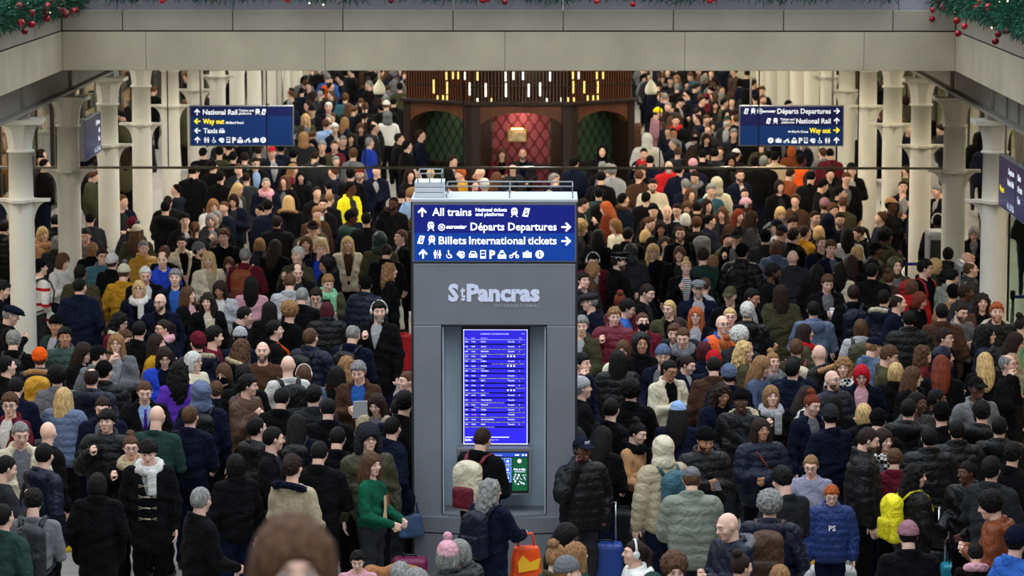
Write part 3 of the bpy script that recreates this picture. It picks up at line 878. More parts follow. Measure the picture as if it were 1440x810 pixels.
# top: ledge, white box, wire rail
MB().bbox(XK0 - .01, XK1 + .01, -.02, DP + .02, ZT, ZT + .03, .006).build('top_ledge', mat('ledge_white', (196, 200, 206), .6), kiosk)
M_EQ = mat('equipment_box', (205, 210, 214), .6, noise=.06)
bxr = MB(); a, b_ = KX(583), KX(624.5)
for j in range(3): bxr.bbox(a, b_, .12, .52, ZT + .03 + j * .055, ZT + .03 + j * .055 + .05, .008)
bxr.build('equipment_box', M_EQ, kiosk)
def rail(x0, x1, z0, h, label, nm):
    m = MB()
    for y in (.1, .6):
        m.tube([(x0, y, z0), (x0, y, z0 + h), (x1, y, z0 + h), (x1, y, z0)], .008, 6)
        m.tube([((x0 + x1) / 2, y, z0), ((x0 + x1) / 2, y, z0 + h)], .007, 6)
    for x in (x0, x1): m.tube([(x, .1, z0 + h), (x, .6, z0 + h)], .007, 6)
    m.build(nm, mat('wire_steel', (150, 152, 155), .4, .7), kiosk)
rail(KX(628), KX(805), ZT + .03, .12, '', 'wire_rail')
rail(KX(588), KX(621), ZT + .19, .09, '', 'wire_rail')

# ------------------------------------------------------------------ patterned booth
BO = 69.0
bc = at_d(733, 180, BO)
booth = empty('patterned_booth', (bc.x, BO, 0))
tag(booth, 'dark wooden booth with arched patterned alcoves and a slatted lit top', 'booth')
M_DW = mat('dark_walnut', (46, 30, 24), .5, noise=.3, nscale=6, nstretch=(1, 1, .2))
M_BW = mat('brown_wood', (108, 64, 42), .5, noise=.25, nscale=8, nstretch=(1, 1, .2))
def wallpaper(nm, c1_, c2_):
    m = bpy.data.materials.new(nm); m.use_nodes = True
    t = m.node_tree; b = t.nodes['Principled BSDF']
    tcn = t.nodes.new('ShaderNodeTexCoord'); sp = t.nodes.new('ShaderNodeSeparateXYZ')
    t.links.new(tcn.outputs['Object'], sp.inputs[0])
    def mth(op, a, b2=None):
        n = t.nodes.new('ShaderNodeMath'); n.operation = op
        for i, q in enumerate((a, b2)):
            if q is None: continue
            if isinstance(q, (int, float)): n.inputs[i].default_value = q
            else: t.links.new(q, n.inputs[i])
        return n.outputs[0]
    u = mth('COSINE', mth('MULTIPLY', sp.outputs['X'], 2 * math.pi / .24)); v = mth('COSINE', mth('MULTIPLY', sp.outputs['Z'], 2 * math.pi / .36))
    s_ = mth('ABSOLUTE', mth('ADD', u, v))
    mx = t.nodes.new('ShaderNodeMixRGB'); mx.inputs[1].default_value = lin(c2_); mx.inputs[2].default_value = lin(c1_)
    mrn = t.nodes.new('ShaderNodeMapRange'); mrn.inputs['From Min'].default_value = .3; mrn.inputs['From Max'].default_value = .7
    t.links.new(s_, mrn.inputs[0]); t.links.new(mrn.outputs[0], mx.inputs[0]); t.links.new(mx.outputs[0], b.inputs['Base Color'])
    b.inputs['Roughness'].default_value = .7
    return m
WP_R = wallpaper('wallpaper_red', (150, 66, 76), (96, 12, 24)); WP_G = wallpaper('wallpaper_green', (54, 82, 56), (10, 36, 26))
kb = BO / F
ZCO = at_d(733, 143, BO).z
def bxp(px): return (px - 733) * kb
def facet(ax, ay, bx_, by, wp, nm):
    """one bay between plan points (ax,ay) and (bx,by), arch opening with papered alcove behind"""
    L = math.hypot(bx_ - ax, by - ay); ang = math.atan2(by - ay, bx_ - ax)
    f_ = empty(nm); f_.parent = booth; f_.location = (ax, ay, 0); f_.rotation_euler = (0, 0, ang)
    m = MB(); pw = .17
    MB().bbox(-.02, pw, -.05, .25, 0, ZCO - .08, .01).build('post', M_DW, f_); MB().bbox(L - pw, L + .02, -.05, .25, 0, ZCO - .08, .01).build('post', M_DW, f_)
    MB().box(0, .03, .25, .62, 0, ZCO - .08).build('cheek', M_DW, f_); MB().box(L - .03, L, .25, .62, 0, ZCO - .08).build('cheek', M_DW, f_)
    zt = ZCO - .08; n = 14
    arch = [(pw, zt), (pw, zt - .42)]
    for k_ in range(n + 1):
        u = k_ / n; arch.append((pw + (L - 2 * pw) * u, zt - .42 + .26 * math.sin(u * math.pi) ** .6))
    arch += [(L - pw, zt - .42), (L - pw, zt)]
    m = MB()
    for k_ in range(1, len(arch) - 2):
        p, q = arch[k_], arch[k_ + 1]
        if q[0] - p[0] < 1e-6: continue
        vs = [(p[0], -.02, p[1]), (q[0], -.02, q[1]), (q[0], -.02, zt), (p[0], -.02, zt), (p[0], .2, p[1]), (q[0], .2, q[1]), (q[0], .2, zt), (p[0], .2, zt)]
        m.add(vs, [(0, 1, 2, 3), (5, 4, 7, 6), (4, 5, 1, 0), (3, 2, 6, 7)])
    m.build('arch', M_BW, f_)
    MB().box(0, L, .62, .66, 0, ZCO - .08).build('wallpaper', wp, f_)
    MB().bbox(.02, L - .02, .12, .62, .36, .48, .03).build('bench', mat('bench_leather', (60, 26, 28), .5), f_)
    MB().box(.02, L - .02, .18, .62, .0, .36).build('bench_base', M_DW, f_)
    MB().box(.05, L - .05, .45, .62, .95, 1.0).build('backrest_rail', M_DW, f_)
    m = MB(); m.bbox(-.06, L + .06, -.12, .7, ZCO - .08, ZCO, .015); m.build('cornice', M_DW, f_)
    # slatted top
    ns = int(L / .075)
    for k_ in range(ns):
        x = .04 + k_ * (L - .06) / ns
        MB().box(x, x + .025, -.02, .1, ZCO, ZCO + .72).build('slat', M_BW, f_)
    MB().box(0, L, .1, .14, ZCO, ZCO + .72).build('top_back', mat('booth_teal', (40, 54, 54), .7, noise=.4, nscale=12), f_)
    MB().box(0, L, -.03, .12, ZCO + .3, ZCO + .33).build('top_shelf', M_DW, f_)
    return f_, L
xa, xb = bxp(664), bxp(803)
fc, Lc = facet(xa, 0, xb, 0, WP_R, 'bay')
fl_, Ll = facet(bxp(566), 1.25, xa, 0, WP_G, 'bay')
fr_, Lr = facet(xb, 0, bxp(892), 1.25, WP_G, 'bay')
M_LSW = mat('lit_strip_white', (255, 250, 235), .4, emis=(255, 248, 228), estr=1.6); M_LSY = mat('lit_strip_yellow', (255, 220, 130), .4, emis=(255, 214, 120), estr=1.3)
for (px, y0, y1, yl) in ((609.5, 112, 131, 1), (628, 101, 112, 1), (637.5, 101, 111, 1), (645, 101, 111, 1), (629, 115, 132, 1), (615, 134, 142, 1), (623, 134, 142, 1), (629, 134, 142, 1),
                         (654.5, 101, 112, 0), (661.5, 116, 134, 0), (671.5, 101, 113, 1), (683, 117, 136, 0), (671.5, 138, 145, 0), (691, 138, 145, 1), (711, 101, 114, 0), (711.5, 117, 136, 0),
                         (722, 101, 112, 0), (735.5, 101, 112, 0), (743.5, 118, 136, 0), (759.5, 116, 135, 0), (773.5, 101, 114, 0), (769, 138, 145, 0), (789.5, 137, 145, 0),
                         (804.5, 101, 111, 1), (812.5, 101, 111, 0), (805, 114, 131, 1), (820.5, 114, 131, 1), (840, 114, 131, 1), (838.5, 101, 111, 1), (847.5, 101, 111, 1), (799, 137, 145, 1), (806, 137, 143, 1),
                         (825.5, 134, 142, 1), (833.5, 134, 142, 1), (840, 134, 142, 1)):
    par, L = (fl_, Ll) if px < 664 else ((fr_, Lr) if px > 803 else (fc, Lc))
    if par is fc: u = (px - 664) / (803 - 664)
    elif par is fl_: u = (px - 566) / (664 - 566)
    else: u = (px - 803) / (892 - 803)
    dd = BO + (0 if par is fc else 1.25 * ((1 - u) if par is fl_ else u))
    za, zb_ = at_d(px, y1, dd).z, at_d(px, y0, dd).z
    MB().box(u * L - .018, u * L + .018, -.035, -.02, max(za, ZCO + .005), zb_).build('lit_strip', M_LSY if yl else M_LSW, par)
# framed picture and its lamp, speakers on the bench back
pic = empty('picture'); pic.parent = fc
u0, u1 = (713 - 664) * kb, (741 - 664) * kb
z0, z1 = at_d(727, 200, BO + .6).z, at_d(727, 182, BO + .6).z
MB().bbox(u0, u1, .57, .62, z0, z1, .01).build('frame', mat('gilt', (190, 140, 60), .35, .7), pic)
MB().box(u0 + .03, u1 - .03, .56, .57, z0 + .03, z1 - .03).build('print', mat('print_paper', (190, 170, 140), .7, noise=.5, nscale=9), pic)
MB().tube([(u0 + .08, .5, z1 + .02), (u1 - .08, .5, z1 + .02)], .018).build('picture_lamp', mat('picture_lamp', (255, 220, 150), .4, emis=(255, 200, 110), estr=6), pic)
for par, L, e in ((fc, Lc, 10), (fl_, Ll, 3), (fr_, Lr, 2)):
    MB().lathe([(.06, ZCO - .1), (.06, ZCO - .085)], L / 2, .35, 12).build('downlight', mat('downlight', (255, 230, 180), .4, emis=(255, 225, 170), estr=5), par)
    ld = bpy.data.lights.new('downlight_light', 'AREA'); ld.size = .3; ld.energy = e; ld.color = (1, .82, .6)
    lo = bpy.data.objects.new('downlight_light', ld); COL.objects.link(lo); lo.parent = par; lo.location = (L / 2, .3, ZCO - .12)

# ------------------------------------------------------------------ dome cameras on stems
for px, nm in ((533.5, 'Taxis'), (915.5, "King's Cross")):
    p = at_d(px, 127, 60)
    root = empty('dome_camera', (p.x, p.y, p.z))
    tag(root, 'cream teardrop dome camera hanging on a stem beside the booth, towards the %s sign' % nm, 'camera')
    MB().lathe([(.10, -.07), (.115, -.02), (.11, .04), (.08, .11), (.035, .17), (.025, .2)], n=20).build('housing', mat('dome_cream', (226, 220, 196), .4), root)
    MB().sphere((0, 0, -.07), (.09, .09, .075), 16, 8).build('dome', M_BLACKP, root)
    MB().tube([(0, 0, .19), (0, 0, ZB0 - p.z)], .022).build('stem', MATS['dome_cream'], root)

# ------------------------------------------------------------------ garlands with baubles
M_NEED = mat('garland_green', (22, 88, 66), .6, noise=.7, nscale=5)
M_BAU = [mat('bauble_%d' % i, c_, .12, .35, spec=.8) for i, c_ in enumerate(((170, 12, 30), (120, 6, 22), (205, 30, 52)))]
M_FAIRY = mat('fairy_light', (255, 236, 190), .4, emis=(255, 232, 180), estr=5)
gr = random.Random(11)
def garland(path, rad, label, nneed, baubles, lights):
    root = empty('garland'); tag(root, label, 'garland')
    L = [0]
    P = [Vector(p) for p in path]
    for a, b_ in zip(P[:-1], P[1:]): L.append(L[-1] + (b_ - a).length)
    def pt(u):
        s_ = u * L[-1]
        for i in range(len(P) - 1):
            if s_ <= L[i + 1]: return P[i].lerp(P[i + 1], (s_ - L[i]) / (L[i + 1] - L[i] + 1e-9))
        return P[-1]
    vs = []; fs = []
    for _ in range(nneed):
        c_ = pt(gr.random())
        d = Vector((gr.gauss(0, 1), gr.gauss(0, 1), gr.gauss(0, 1))).normalized()
        st = c_ + d * rad * .85 * gr.random() ** .6
        d2 = (d + Vector((gr.gauss(0, .5), gr.gauss(0, .5), gr.gauss(-.1, .5)))).normalized()
        ln = .05 + .06 * gr.random()
        sd = d2.cross(Vector((gr.random(), gr.random(), gr.random()))).normalized() * .009
        n = len(vs)
        vs += [st - sd, st + sd, st + d2 * ln + sd * .3, st + d2 * ln - sd * .3]
        fs += [(n, n + 1, n + 2, n + 3)]
    me = bpy.data.meshes.new('foliage'); me.from_pydata([tuple(v) for v in vs], [], fs)
    o = link('foliage', me, M_NEED, root); o['kind'] = 'stuff'
    bm_ = MB(); bm_.sphere((0, 0, 0), 1, 14, 9); bme = [bm_.mesh('bauble') for _ in range(3)]
    MB().tube(path, .03, 6).build('wire', mat('garland_wire', (20, 50, 40), .8), root)
    for (c_, r_) in baubles:
        o = link('bauble', bme[gr.randrange(3)], None, root)
        if not o.data.materials: o.data.materials.append(M_BAU[bme.index(o.data)])
        o.location = c_; o.scale = (r_, r_, r_)
    if lights:
        m = MB()
        for _ in range(lights):
            c_ = pt(gr.random()) + Vector((gr.gauss(0, .3) * rad, gr.gauss(0, .3) * rad, gr.gauss(0, .5) * rad))
            m.sphere(c_, .012, 5, 4)
        o = m.build('fairy_lights', M_FAIRY, root); o['kind'] = 'stuff'
    return root
def on_left(px, py): # point on the inner face plane x = XL + .15
    r = ray(px, py); return cam.location + r * ((XL + .16) / r.x)
def on_right(px, py):
    r = ray(px, py); return cam.location + r * ((XR - .16) / r.x)
bl = [(6, 8), (24, 18), (46, 8), (44, 11), (45, 19), (46, 26), (53, 1), (63, 14), (70, 15), (73, 21), (74, 18), (84, 15), (89, 14), (9, 32), (24, 34), (14, 44), (68, 3), (106, 1), (128, 1)]
garland([on_left(-60, 28), on_left(-20, 22), on_left(10, 14), on_left(50, 4), on_left(95, -6), on_left(135, -8)], .30,
        'green tinsel garland with red baubles at the Taxis-sign corner of the opening', 16000, [(on_left(x, y) + Vector((.18, 0, 0)), .042 + .008 * gr.random()) for x, y in bl], 20)
brr = [(1306, 8), (1330, 14), (1322, 3), (1338, 2), (1329, 27), (1365, 29), (1376, 37), (1367, 47), (1394, 10), (1411, 10), (1398, 5), (1421, 58), (1438, 43), (1425, 48), (1345, 10), (1312, 12)]
garland([on_right(1500, 45), on_right(1470, 36), on_right(1435, 22), on_right(1395, 6), on_right(1350, -6), on_right(1310, -10)], .30,
        "green tinsel garland with red baubles at the King's Cross corner of the opening", 16000, [(on_right(x, y) + Vector((-.18, 0, 0)), .042 + .008 * gr.random()) for x, y in brr], 60)
bk = [(228, 1), (404, 0), (550, 1), (679, 1), (686, -1), (710, 3), (839, 2), (890, 6), (998, 1), (1004, -2), (1080, -3), (300, -3), (1170, -3)]
garland([at_d(120 + 60 * i, -13 + 4 * math.sin(i * 2.4), BD - .12) for i in range(20)], .17, 'green tinsel garland with red baubles along the stone beam', 9000,
        [(at_d(x, y, BD - .25), .04) for x, y in bk], 20)

# ------------------------------------------------------------------ barrier, gates and desk by the right-hand columns
M_TAPE = mat('blue_tape', (24, 48, 130), .6)
def post(px, py, d, label):
    p = at_d(px, py, d)
    root = empty('barrier_post', (p.x, d, 0)); tag(root, label, 'barrier post', 'queue barrier posts')
    MB().lathe([(.16, 0), (.16, .02), (.05, .04), (.032, .06), (.032, .95)], n=16).build('pole', M_CHROME, root)
    MB().lathe([(.042, .9), (.042, 1.0), (.03, 1.02)], n=16).build('tape_head', M_BLACKP, root)
    return p.x
x1 = post(1425, 360, 48.5, 'steel queue barrier post beside the glass by the first iron column')
x2 = post(1270, 365, 52.5, 'steel queue barrier post beside the third iron column')
for z in (.5, .92):
    o = MB().box(x1 - .02, x1 + 1.4, 48.49, 48.51, z - .025, z + .025).build('barrier_tape', M_TAPE); tag(o, 'blue barrier tape, %s strip, by the glass beyond the first iron column' % ('lower' if z < .6 else 'upper'), 'barrier tape')
o = MB().box(x2 - .1, x2 + .9, 52.49, 52.51, .9, .95).build('barrier_tape', M_TAPE); tag(o, 'blue barrier tape passing behind the second iron column', 'barrier tape')
for px, y0, y1, d, wd, nm in ((1319, 326, 380, 50.2, .30, 'beside the woman in white headphones'), (1353.5, 369, 420, 46.6, .12, 'behind the bald man by the first iron column')):
    p0 = at_d(px, y0, d)
    root = empty('ticket_gate', (p0.x, d, 0)); tag(root, 'silver rounded ticket gate panel ' + nm, 'ticket gate', 'silver gates')
    m = MB(); m.bbox(-wd / 2, wd / 2, -.07, .5, 0, p0.z, .05); m.build('cabinet', mat('gate_silver', (168, 170, 176), .35, .4), root)
    MB().box(-wd / 2 + .03, wd / 2 - .05, -.078, -.07, .2, p0.z - .12).build('dark_panel', M_BLACKP, root)
pg = at_d(1432, 300, 47.5)
g2 = empty('glass_partition', (pg.x, 47.6, 0)); tag(g2, 'green tinted glass partition beside the first iron column', 'glass partition')
for i in range(2): MB().box(-.1 + i * 1.0, .88 + i * 1.0, 0, .012, .05, 3.0).build('pane', mat('green_glass', (200, 225, 215), .05, trans=1.0, ior=1.1), g2)
MB().box(-.13, -.1, -.02, .03, 0, 3.1).build('post', M_BLACKP, g2)
# ------------------------------------------------------------------ people: signed-distance modelling, meshed with surface nets
f32 = np.float32
def snet(fn, xs, ys, zs):
    xs, ys, zs = (np.asarray(a, f32) for a in (xs, ys, zs))
    V = fn(xs[:, None, None], ys[None, :, None], zs[None, None, :]).astype(f32)
    V = np.broadcast_to(V, (len(xs), len(ys), len(zs)))
    S = V < 0
    cnt = np.zeros(tuple(n - 1 for n in V.shape), np.int8)
    for a in (0, 1):
        for b in (0, 1):
            for c in (0, 1):
                cnt += S[a:V.shape[0] - 1 + a, b:V.shape[1] - 1 + b, c:V.shape[2] - 1 + c]
    act = (cnt > 0) & (cnt < 8)
    I, J, K = np.nonzero(act)
    idx = np.full(act.shape, -1, np.int32); idx[I, J, K] = np.arange(len(I))
    pos = np.zeros((len(I), 3), f32); num = np.zeros(len(I), f32)
    cs = [(a, b, c) for a in (0, 1) for b in (0, 1) for c in (0, 1)]
    for i in range(8):
        for j in range(i + 1, 8):
            if sum(abs(p - q) for p, q in zip(cs[i], cs[j])) != 1: continue
            a, b = cs[i], cs[j]
            va = V[I + a[0], J + a[1], K + a[2]]; vb = V[I + b[0], J + b[1], K + b[2]]
            m = (va < 0) != (vb < 0)
            t = np.where(m, va / np.where(m, va - vb, 1), 0)
            pa = np.stack((xs[I + a[0]], ys[J + a[1]], zs[K + a[2]]), 1); pb = np.stack((xs[I + b[0]], ys[J + b[1]], zs[K + b[2]]), 1)
            pos += (pa + (pb - pa) * t[:, None]) * m[:, None]; num += m
    pos /= num[:, None]
    F_ = []
    for ax in range(3):
        sl0 = [slice(None)] * 3; sl1 = [slice(None)] * 3
        sl0[ax] = slice(0, -1); sl1[ax] = slice(1, None)
        A = S[tuple(sl0)]; B = S[tuple(sl1)]
        d = A != B
        o1, o2 = (ax + 1) % 3, (ax + 2) % 3
        # interior only
        msk = np.zeros_like(d); ss = [slice(None)] * 3
        ss[o1] = slice(1, -1); ss[o2] = slice(1, -1); msk[tuple(ss)] = True
        E = np.stack(np.nonzero(d & msk), 1)
        if len(E) == 0: continue
        fl = A[E[:, 0], E[:, 1], E[:, 2]]
        q = []
        for (u, v) in ((-1, -1), (0, -1), (0, 0), (-1, 0)):
            G = E.copy(); G[:, o1] += u; G[:, o2] += v
            q.append(idx[G[:, 0], G[:, 1], G[:, 2]])
        q = np.stack(q, 1)
        q[~fl] = q[~fl][:, ::-1]
        F_.append(q)
    return pos, np.concatenate(F_)

def rng(a, b, h): return np.arange(a, b + h, h)
def ell(x, y, z, c, r):
    a, b, d = (x - c[0]) / r[0], (y - c[1]) / r[1], (z - c[2]) / r[2]
    k0 = np.sqrt(a * a + b * b + d * d) + 1e-6
    k1 = np.sqrt((a / r[0]) ** 2 + (b / r[1]) ** 2 + (d / r[2]) ** 2) + 1e-6
    return k0 * (k0 - 1) / k1
def rc(x, y, z, a, b, ra, rb, sy=1.0):
    ba = [b[i] - a[i] for i in range(3)]; L2 = sum(v * v for v in ba) + 1e-9
    px, py, pz = x - a[0], y - a[1], z - a[2]
    h = np.clip((px * ba[0] + py * ba[1] + pz * ba[2]) / L2, 0, 1)
    return np.sqrt((px - h * ba[0]) ** 2 + ((py - h * ba[1]) * sy) ** 2 + (pz - h * ba[2]) ** 2) - (ra + (rb - ra) * h), h
def R1(*a, **k): return rc(*a, **k)[0]
def rbox(x, y, z, c, hs, r):
    qx, qy, qz = np.abs(x - c[0]) - hs[0] + r, np.abs(y - c[1]) - hs[1] + r, np.abs(z - c[2]) - hs[2] + r
    return np.sqrt(np.maximum(qx, 0) ** 2 + np.maximum(qy, 0) ** 2 + np.maximum(qz, 0) ** 2) + np.minimum(np.maximum(qx, np.maximum(qy, qz)), 0) - r
def smin(a, b, k):
    h = np.clip(.5 + .5 * (b - a) / k, 0, 1)
    return b + (a - b) * h - k * h * (1 - h)
def smax(a, b, k): return -smin(-a, -b, k)
mn = np.minimum

PIV = (0.0, 0.012, 1.50)
def head_mat(turn, nod):
    return Matrix.Translation(PIV) @ Matrix.Rotation(math.radians(turn), 4, 'Z') @ Matrix.Rotation(math.radians(nod), 4, 'X') @ Matrix.Scale(.95, 4) @ Matrix.Translation([-v for v in PIV])
def warp(M, x, y, z):
    R = np.array(M.inverted())
    return tuple(R[i, 0] * x + R[i, 1] * y + R[i, 2] * z + R[i, 3] for i in range(3))

def head_sdf(x, y, z):
    d = ell(x, y, z, (0, .018, 1.648), (.077, .097, .100))
    d = smin(d, ell(x, y, z, (0, -.028, 1.60), (.060, .062, .078)), .03)
    d = smin(d, ell(x, y, z, (0, -.062, 1.543), (.030, .028, .022)), .03)
    ax = np.abs(x)
    d = smin(d, R1(ax, y, z, (.012, -.078, 1.672), (.045, -.062, 1.668), .012, .01), .015)
    d = smax(d, -ell(ax, y, z, (.031, -.102, 1.648), (.019, .022, .014)), .012)
    d = smin(d, ell(ax, y, z, (.046, -.058, 1.613), (.022, .02, .02)), .02)
    d = smin(d, R1(x, y, z, (0, -.086, 1.655), (0, -.106, 1.617), .008, .014), .012)
    d = smin(d, ell(ax, y, z, (.011, -.095, 1.612), (.009, .01, .008)), .008)
    d = smin(d, ell(ax, y, z, (.080, .012, 1.632), (.010, .020, .032)), .008)
    d = smin(d, ell(x, y, z, (0, -.083, 1.573), (.024, .012, .011)), .01)
    return d

def small_sphere(c, r, n=8, m=6):
    mb = MB(); mb.sphere(c, r, n, m)
    return np.array(mb.v, f32), mb.f

# arm poses: (elbow, wrist) for right (-x) and left (+x); hand: relaxed 'r' or gripping 'g'
POSES = dict(
    down=(((-.255, .02, 1.12), (-.265, -.05, .87)), ((.255, .02, 1.12), (.265, -.05, .87)), 'r'),
    pocket=(((-.285, .05, 1.13), (-.21, -.07, .93)), ((.285, .05, 1.13), (.21, -.07, .93)), 'g'),
    phone=(((-.24, -.03, 1.12), (-.07, -.24, 1.21)), ((.24, -.03, 1.12), (.06, -.23, 1.19)), 'g'),
    call=(((-.29, -.09, 1.20), (-.135, -.07, 1.50)), ((.285, .05, 1.13), (.21, -.07, .93)), 'g'),
    chin=(((-.20, -.17, 1.17), (-.045, -.16, 1.44)), ((.25, -.04, 1.12), (.04, -.21, 1.14)), 'g'),
    fold=(((-.265, -.05, 1.13), (.04, -.215, 1.17)), ((.265, -.05, 1.13), (-.04, -.225, 1.13)), 'g'),
    strap=(((-.265, -.05, 1.14), (-.13, -.19, 1.32)), ((.255, .02, 1.12), (.265, -.05, .87)), 'g'),
    reach=(((-.25, -.10, 1.17), (-.17, -.34, 1.14)), ((.285, .05, 1.13), (.21, -.07, .93)), 'g'),
    fwd=(((-.25, -.02, 1.13), (-.13, -.27, 1.03)), ((.25, -.02, 1.13), (.13, -.27, 1.03)), 'g'))
SH = (.185, .012, 1.395)

def mir(p): return (-p[0], p[1], p[2])
def hand_arr(grip, h=.0085):
    a1, a2 = (1.05, 1.5) if grip else (.3, .45)
    def fn(x, y, z):
        d = rbox(x, y, z, (0, 0, -.05), (.038, .014, .045), .013)
        for i, (bx_, ln) in enumerate(((-.029, .066), (-.010, .075), (.010, .070), (.029, .055))):
            p0 = (bx_, 0, -.09)
            p1 = (bx_ * 1.05, math.sin(a1) * ln * .5, -.09 - math.cos(a1) * ln * .5)
            p2 = (bx_ * 1.05, p1[1] + math.sin(a1 + a2) * ln * .5, p1[2] - math.cos(a1 + a2) * ln * .5)
            d = mn(d, mn(R1(x, y, z, p0, p1, .0095, .0085), R1(x, y, z, p1, p2, .0085, .0072)))
        t0, t1, t2 = (-.034, .004, -.03), (-.056, .016, -.058), ((-.045, .04, -.082) if grip else (-.062, .022, -.085))
        d = smin(d, mn(R1(x, y, z, t0, t1, .013, .0105), R1(x, y, z, t1, t2, .0105, .0085)), .006)
        return smin(d, R1(x, y, z, (0, 0, .03), (0, 0, -.02), .024, .026), .012)
    return snet(fn, rng(-.085, .06, h), rng(-.03, .11, h), rng(-.18, .04, h))
HANDS = dict(r=hand_arr(False), g=hand_arr(True), r2=hand_arr(False, .017), g2=hand_arr(True, .017))
def place_hand(kind, elbow, wrist, left):
    v, q = HANDS[kind]
    d = (Vector(wrist) - Vector(elbow)).normalized()
    zax = -d
    # palm (+y) faces the middle of the body
    tgt = Vector((0, -.12, wrist[2])) - Vector(wrist)
    if tgt.length < .05: tgt = Vector((0, 1, 0))
    yax = (tgt - zax * tgt.dot(zax)).normalized()
    xax = yax.cross(zax)
    Rm = np.array([[xax[i], yax[i], zax[i]] for i in range(3)], f32)
    vv = v.copy(); qq = q
    if left: vv[:, 0] *= -1; qq = q[:, ::-1]
    return vv @ Rm.T + np.array(wrist, f32), qq

def legs_sdf(x, y, z, g=0.0, sit=False):
    ax = np.abs(x)
    if sit:
        d = R1(ax, y, z, (.10, .02, .52), (.11, -.40, .52), .085 + g, .065 + g)
        d = mn(d, R1(ax, y, z, (.11, -.40, .52), (.11, -.38, .08), .062 + g, .05 + g * 1.2))
        return smin(d, ell(x, y, z, (0, .03, .56), (.17 + g, .13 + g, .12 + g)), .04)
    d = R1(ax, y, z, (.09, .01, .90), (.10, .0, .50), .082 + g, .058 + g)
    d = mn(d, R1(ax, y, z, (.10, .0, .50), (.105, .02, .07), .056 + g, .042 + g * 1.3))
    return smin(d, ell(x, y, z, (0, .012, .93), (.165 + g, .115 + g, .13 + g)), .04)

def body_arrays(pose, turn, nod, sit=False, lod=1.0):
    (re, rw), (le, lw), hk = POSES[pose]
    M = head_mat(turn, nod)
    dz = -.40 if sit else 0.0
    def fn(x, y, z):
        z0 = z - dz
        d = ell(x, y, z0, (0, .01, 1.26), (.155, .10, .20))
        d = smin(d, ell(x, y, z0, (0, .01, 1.03), (.14, .10, .16)), .06)
        d = smin(d, R1(x, y, z0, (-.15, .012, 1.395), (.15, .012, 1.395), .05, .05), .05)
        for e, w_, s_ in ((re, rw, -1), (le, lw, 1)):
            sh = (SH[0] * s_, SH[1], SH[2])
            d = smin(d, mn(R1(x, y, z0, sh, e, .046, .038), R1(x, y, z0, e, w_, .037, .026)), .02)
        d = smin(d, legs_sdf(x, y, z, 0, sit), .04)
        d = smin(d, R1(x, y, z0, (0, .025, 1.40), (0, .012, 1.55), .064, .054), .035)
        return smin(d, head_sdf(*warp(M, x, y, z0)), .018)
    h = .0108 * lod; c = .038 * lod
    if lod > 1.5:
        def fh(x, y, z):
            return smin(head_sdf(*warp(M, x, y, z)), R1(x, y, z, (0, .025, 1.40), (0, .012, 1.55), .064, .054), .018)
        v, q = snet(fh, rng(-.14, .14, h * .95), rng(-.2, .2, h * .95), rng(1.38, 1.80, h * .95))
        parts = [(v, q, 0)]
        if lod < 2.3:
            for e, w_, l in ((re, rw, 0), (le, lw, 1)): parts.append(place_hand(hk + '2', e, w_, l) + (0,))
            Mn = np.array(M, f32)
            for s_ in (-1, 1):
                for c_, r_, mi in (((s_ * .031, -.084, 1.648), (.013, .006, .0065), 2), ((s_ * .033, -.090, 1.673), (.019, .006, .004), 3)):
                    vv, ff = small_sphere(c_, r_, 5, 4); parts.append((vv @ Mn[:3, :3].T + Mn[:3, 3], ff, mi))
            vv, ff = small_sphere((0, -.0915, 1.573), (.022, .006, .007), 6, 4); parts.append((vv @ Mn[:3, :3].T + Mn[:3, 3], ff, 4))
        return parts
    zt = 1.48 + dz
    xs = np.concatenate((rng(-.48, -.115, c), rng(-.105, .105, h), rng(.125, .48, c)))
    ys = np.concatenate((rng(-.52 if sit else -.36, -.16, c), rng(-.15, .14, h), rng(.155, .26, c)))
    zs = np.concatenate((rng(-.03, zt - .02, c), rng(zt, 1.80 + dz, h)))
    xs = np.unique(np.round(xs, 4)); ys = np.unique(np.round(ys, 4)); zs = np.unique(np.round(zs, 4))
    v, q = snet(fn, xs, ys, zs)
    parts = [(v, q, 0)]
    for e, w_, l in ((re, rw, 0), (le, lw, 1)):
        hv, hq = place_hand(hk if lod < 1.5 else hk + '2', e, w_, l); hv = hv.copy(); hv[:, 2] += dz
        parts.append((hv, hq, 0))
    Mn = np.array(M, f32)
    def addp(vv, ff, mi):
        vv = vv @ Mn[:3, :3].T + Mn[:3, 3]; vv[:, 2] += dz
        parts.append((vv, ff, mi))
    for s_ in (-1, 1):
        addp(*small_sphere((s_ * .031, -.0795, 1.648), (.0155, .008, .0075)), 1)
        addp(*small_sphere((s_ * .031, -.0855, 1.648), (.0075, .004, .0075), 6, 4), 2)
        mb = MB(); mb.tube([(s_ * .015, -.094, 1.672), (s_ * .032, -.092, 1.676), (s_ * .05, -.076, 1.669)], [.003, .0042, .0025], 5, flat=.9)
        addp(np.array(mb.v, f32), mb.f, 3)
    addp(*small_sphere((0, -.0915, 1.5765), (.023, .006, .0045)), 4)
    addp(*small_sphere((0, -.0905, 1.569), (.019, .007, .005)), 4)
    return parts

def wr(x, y, z): return .009 * np.sin(17 * x + 9 * z + 3 * np.sin(11 * z)) * np.sin(23 * z + 7 * y) + .005 * np.sin(41 * z + 19 * x)

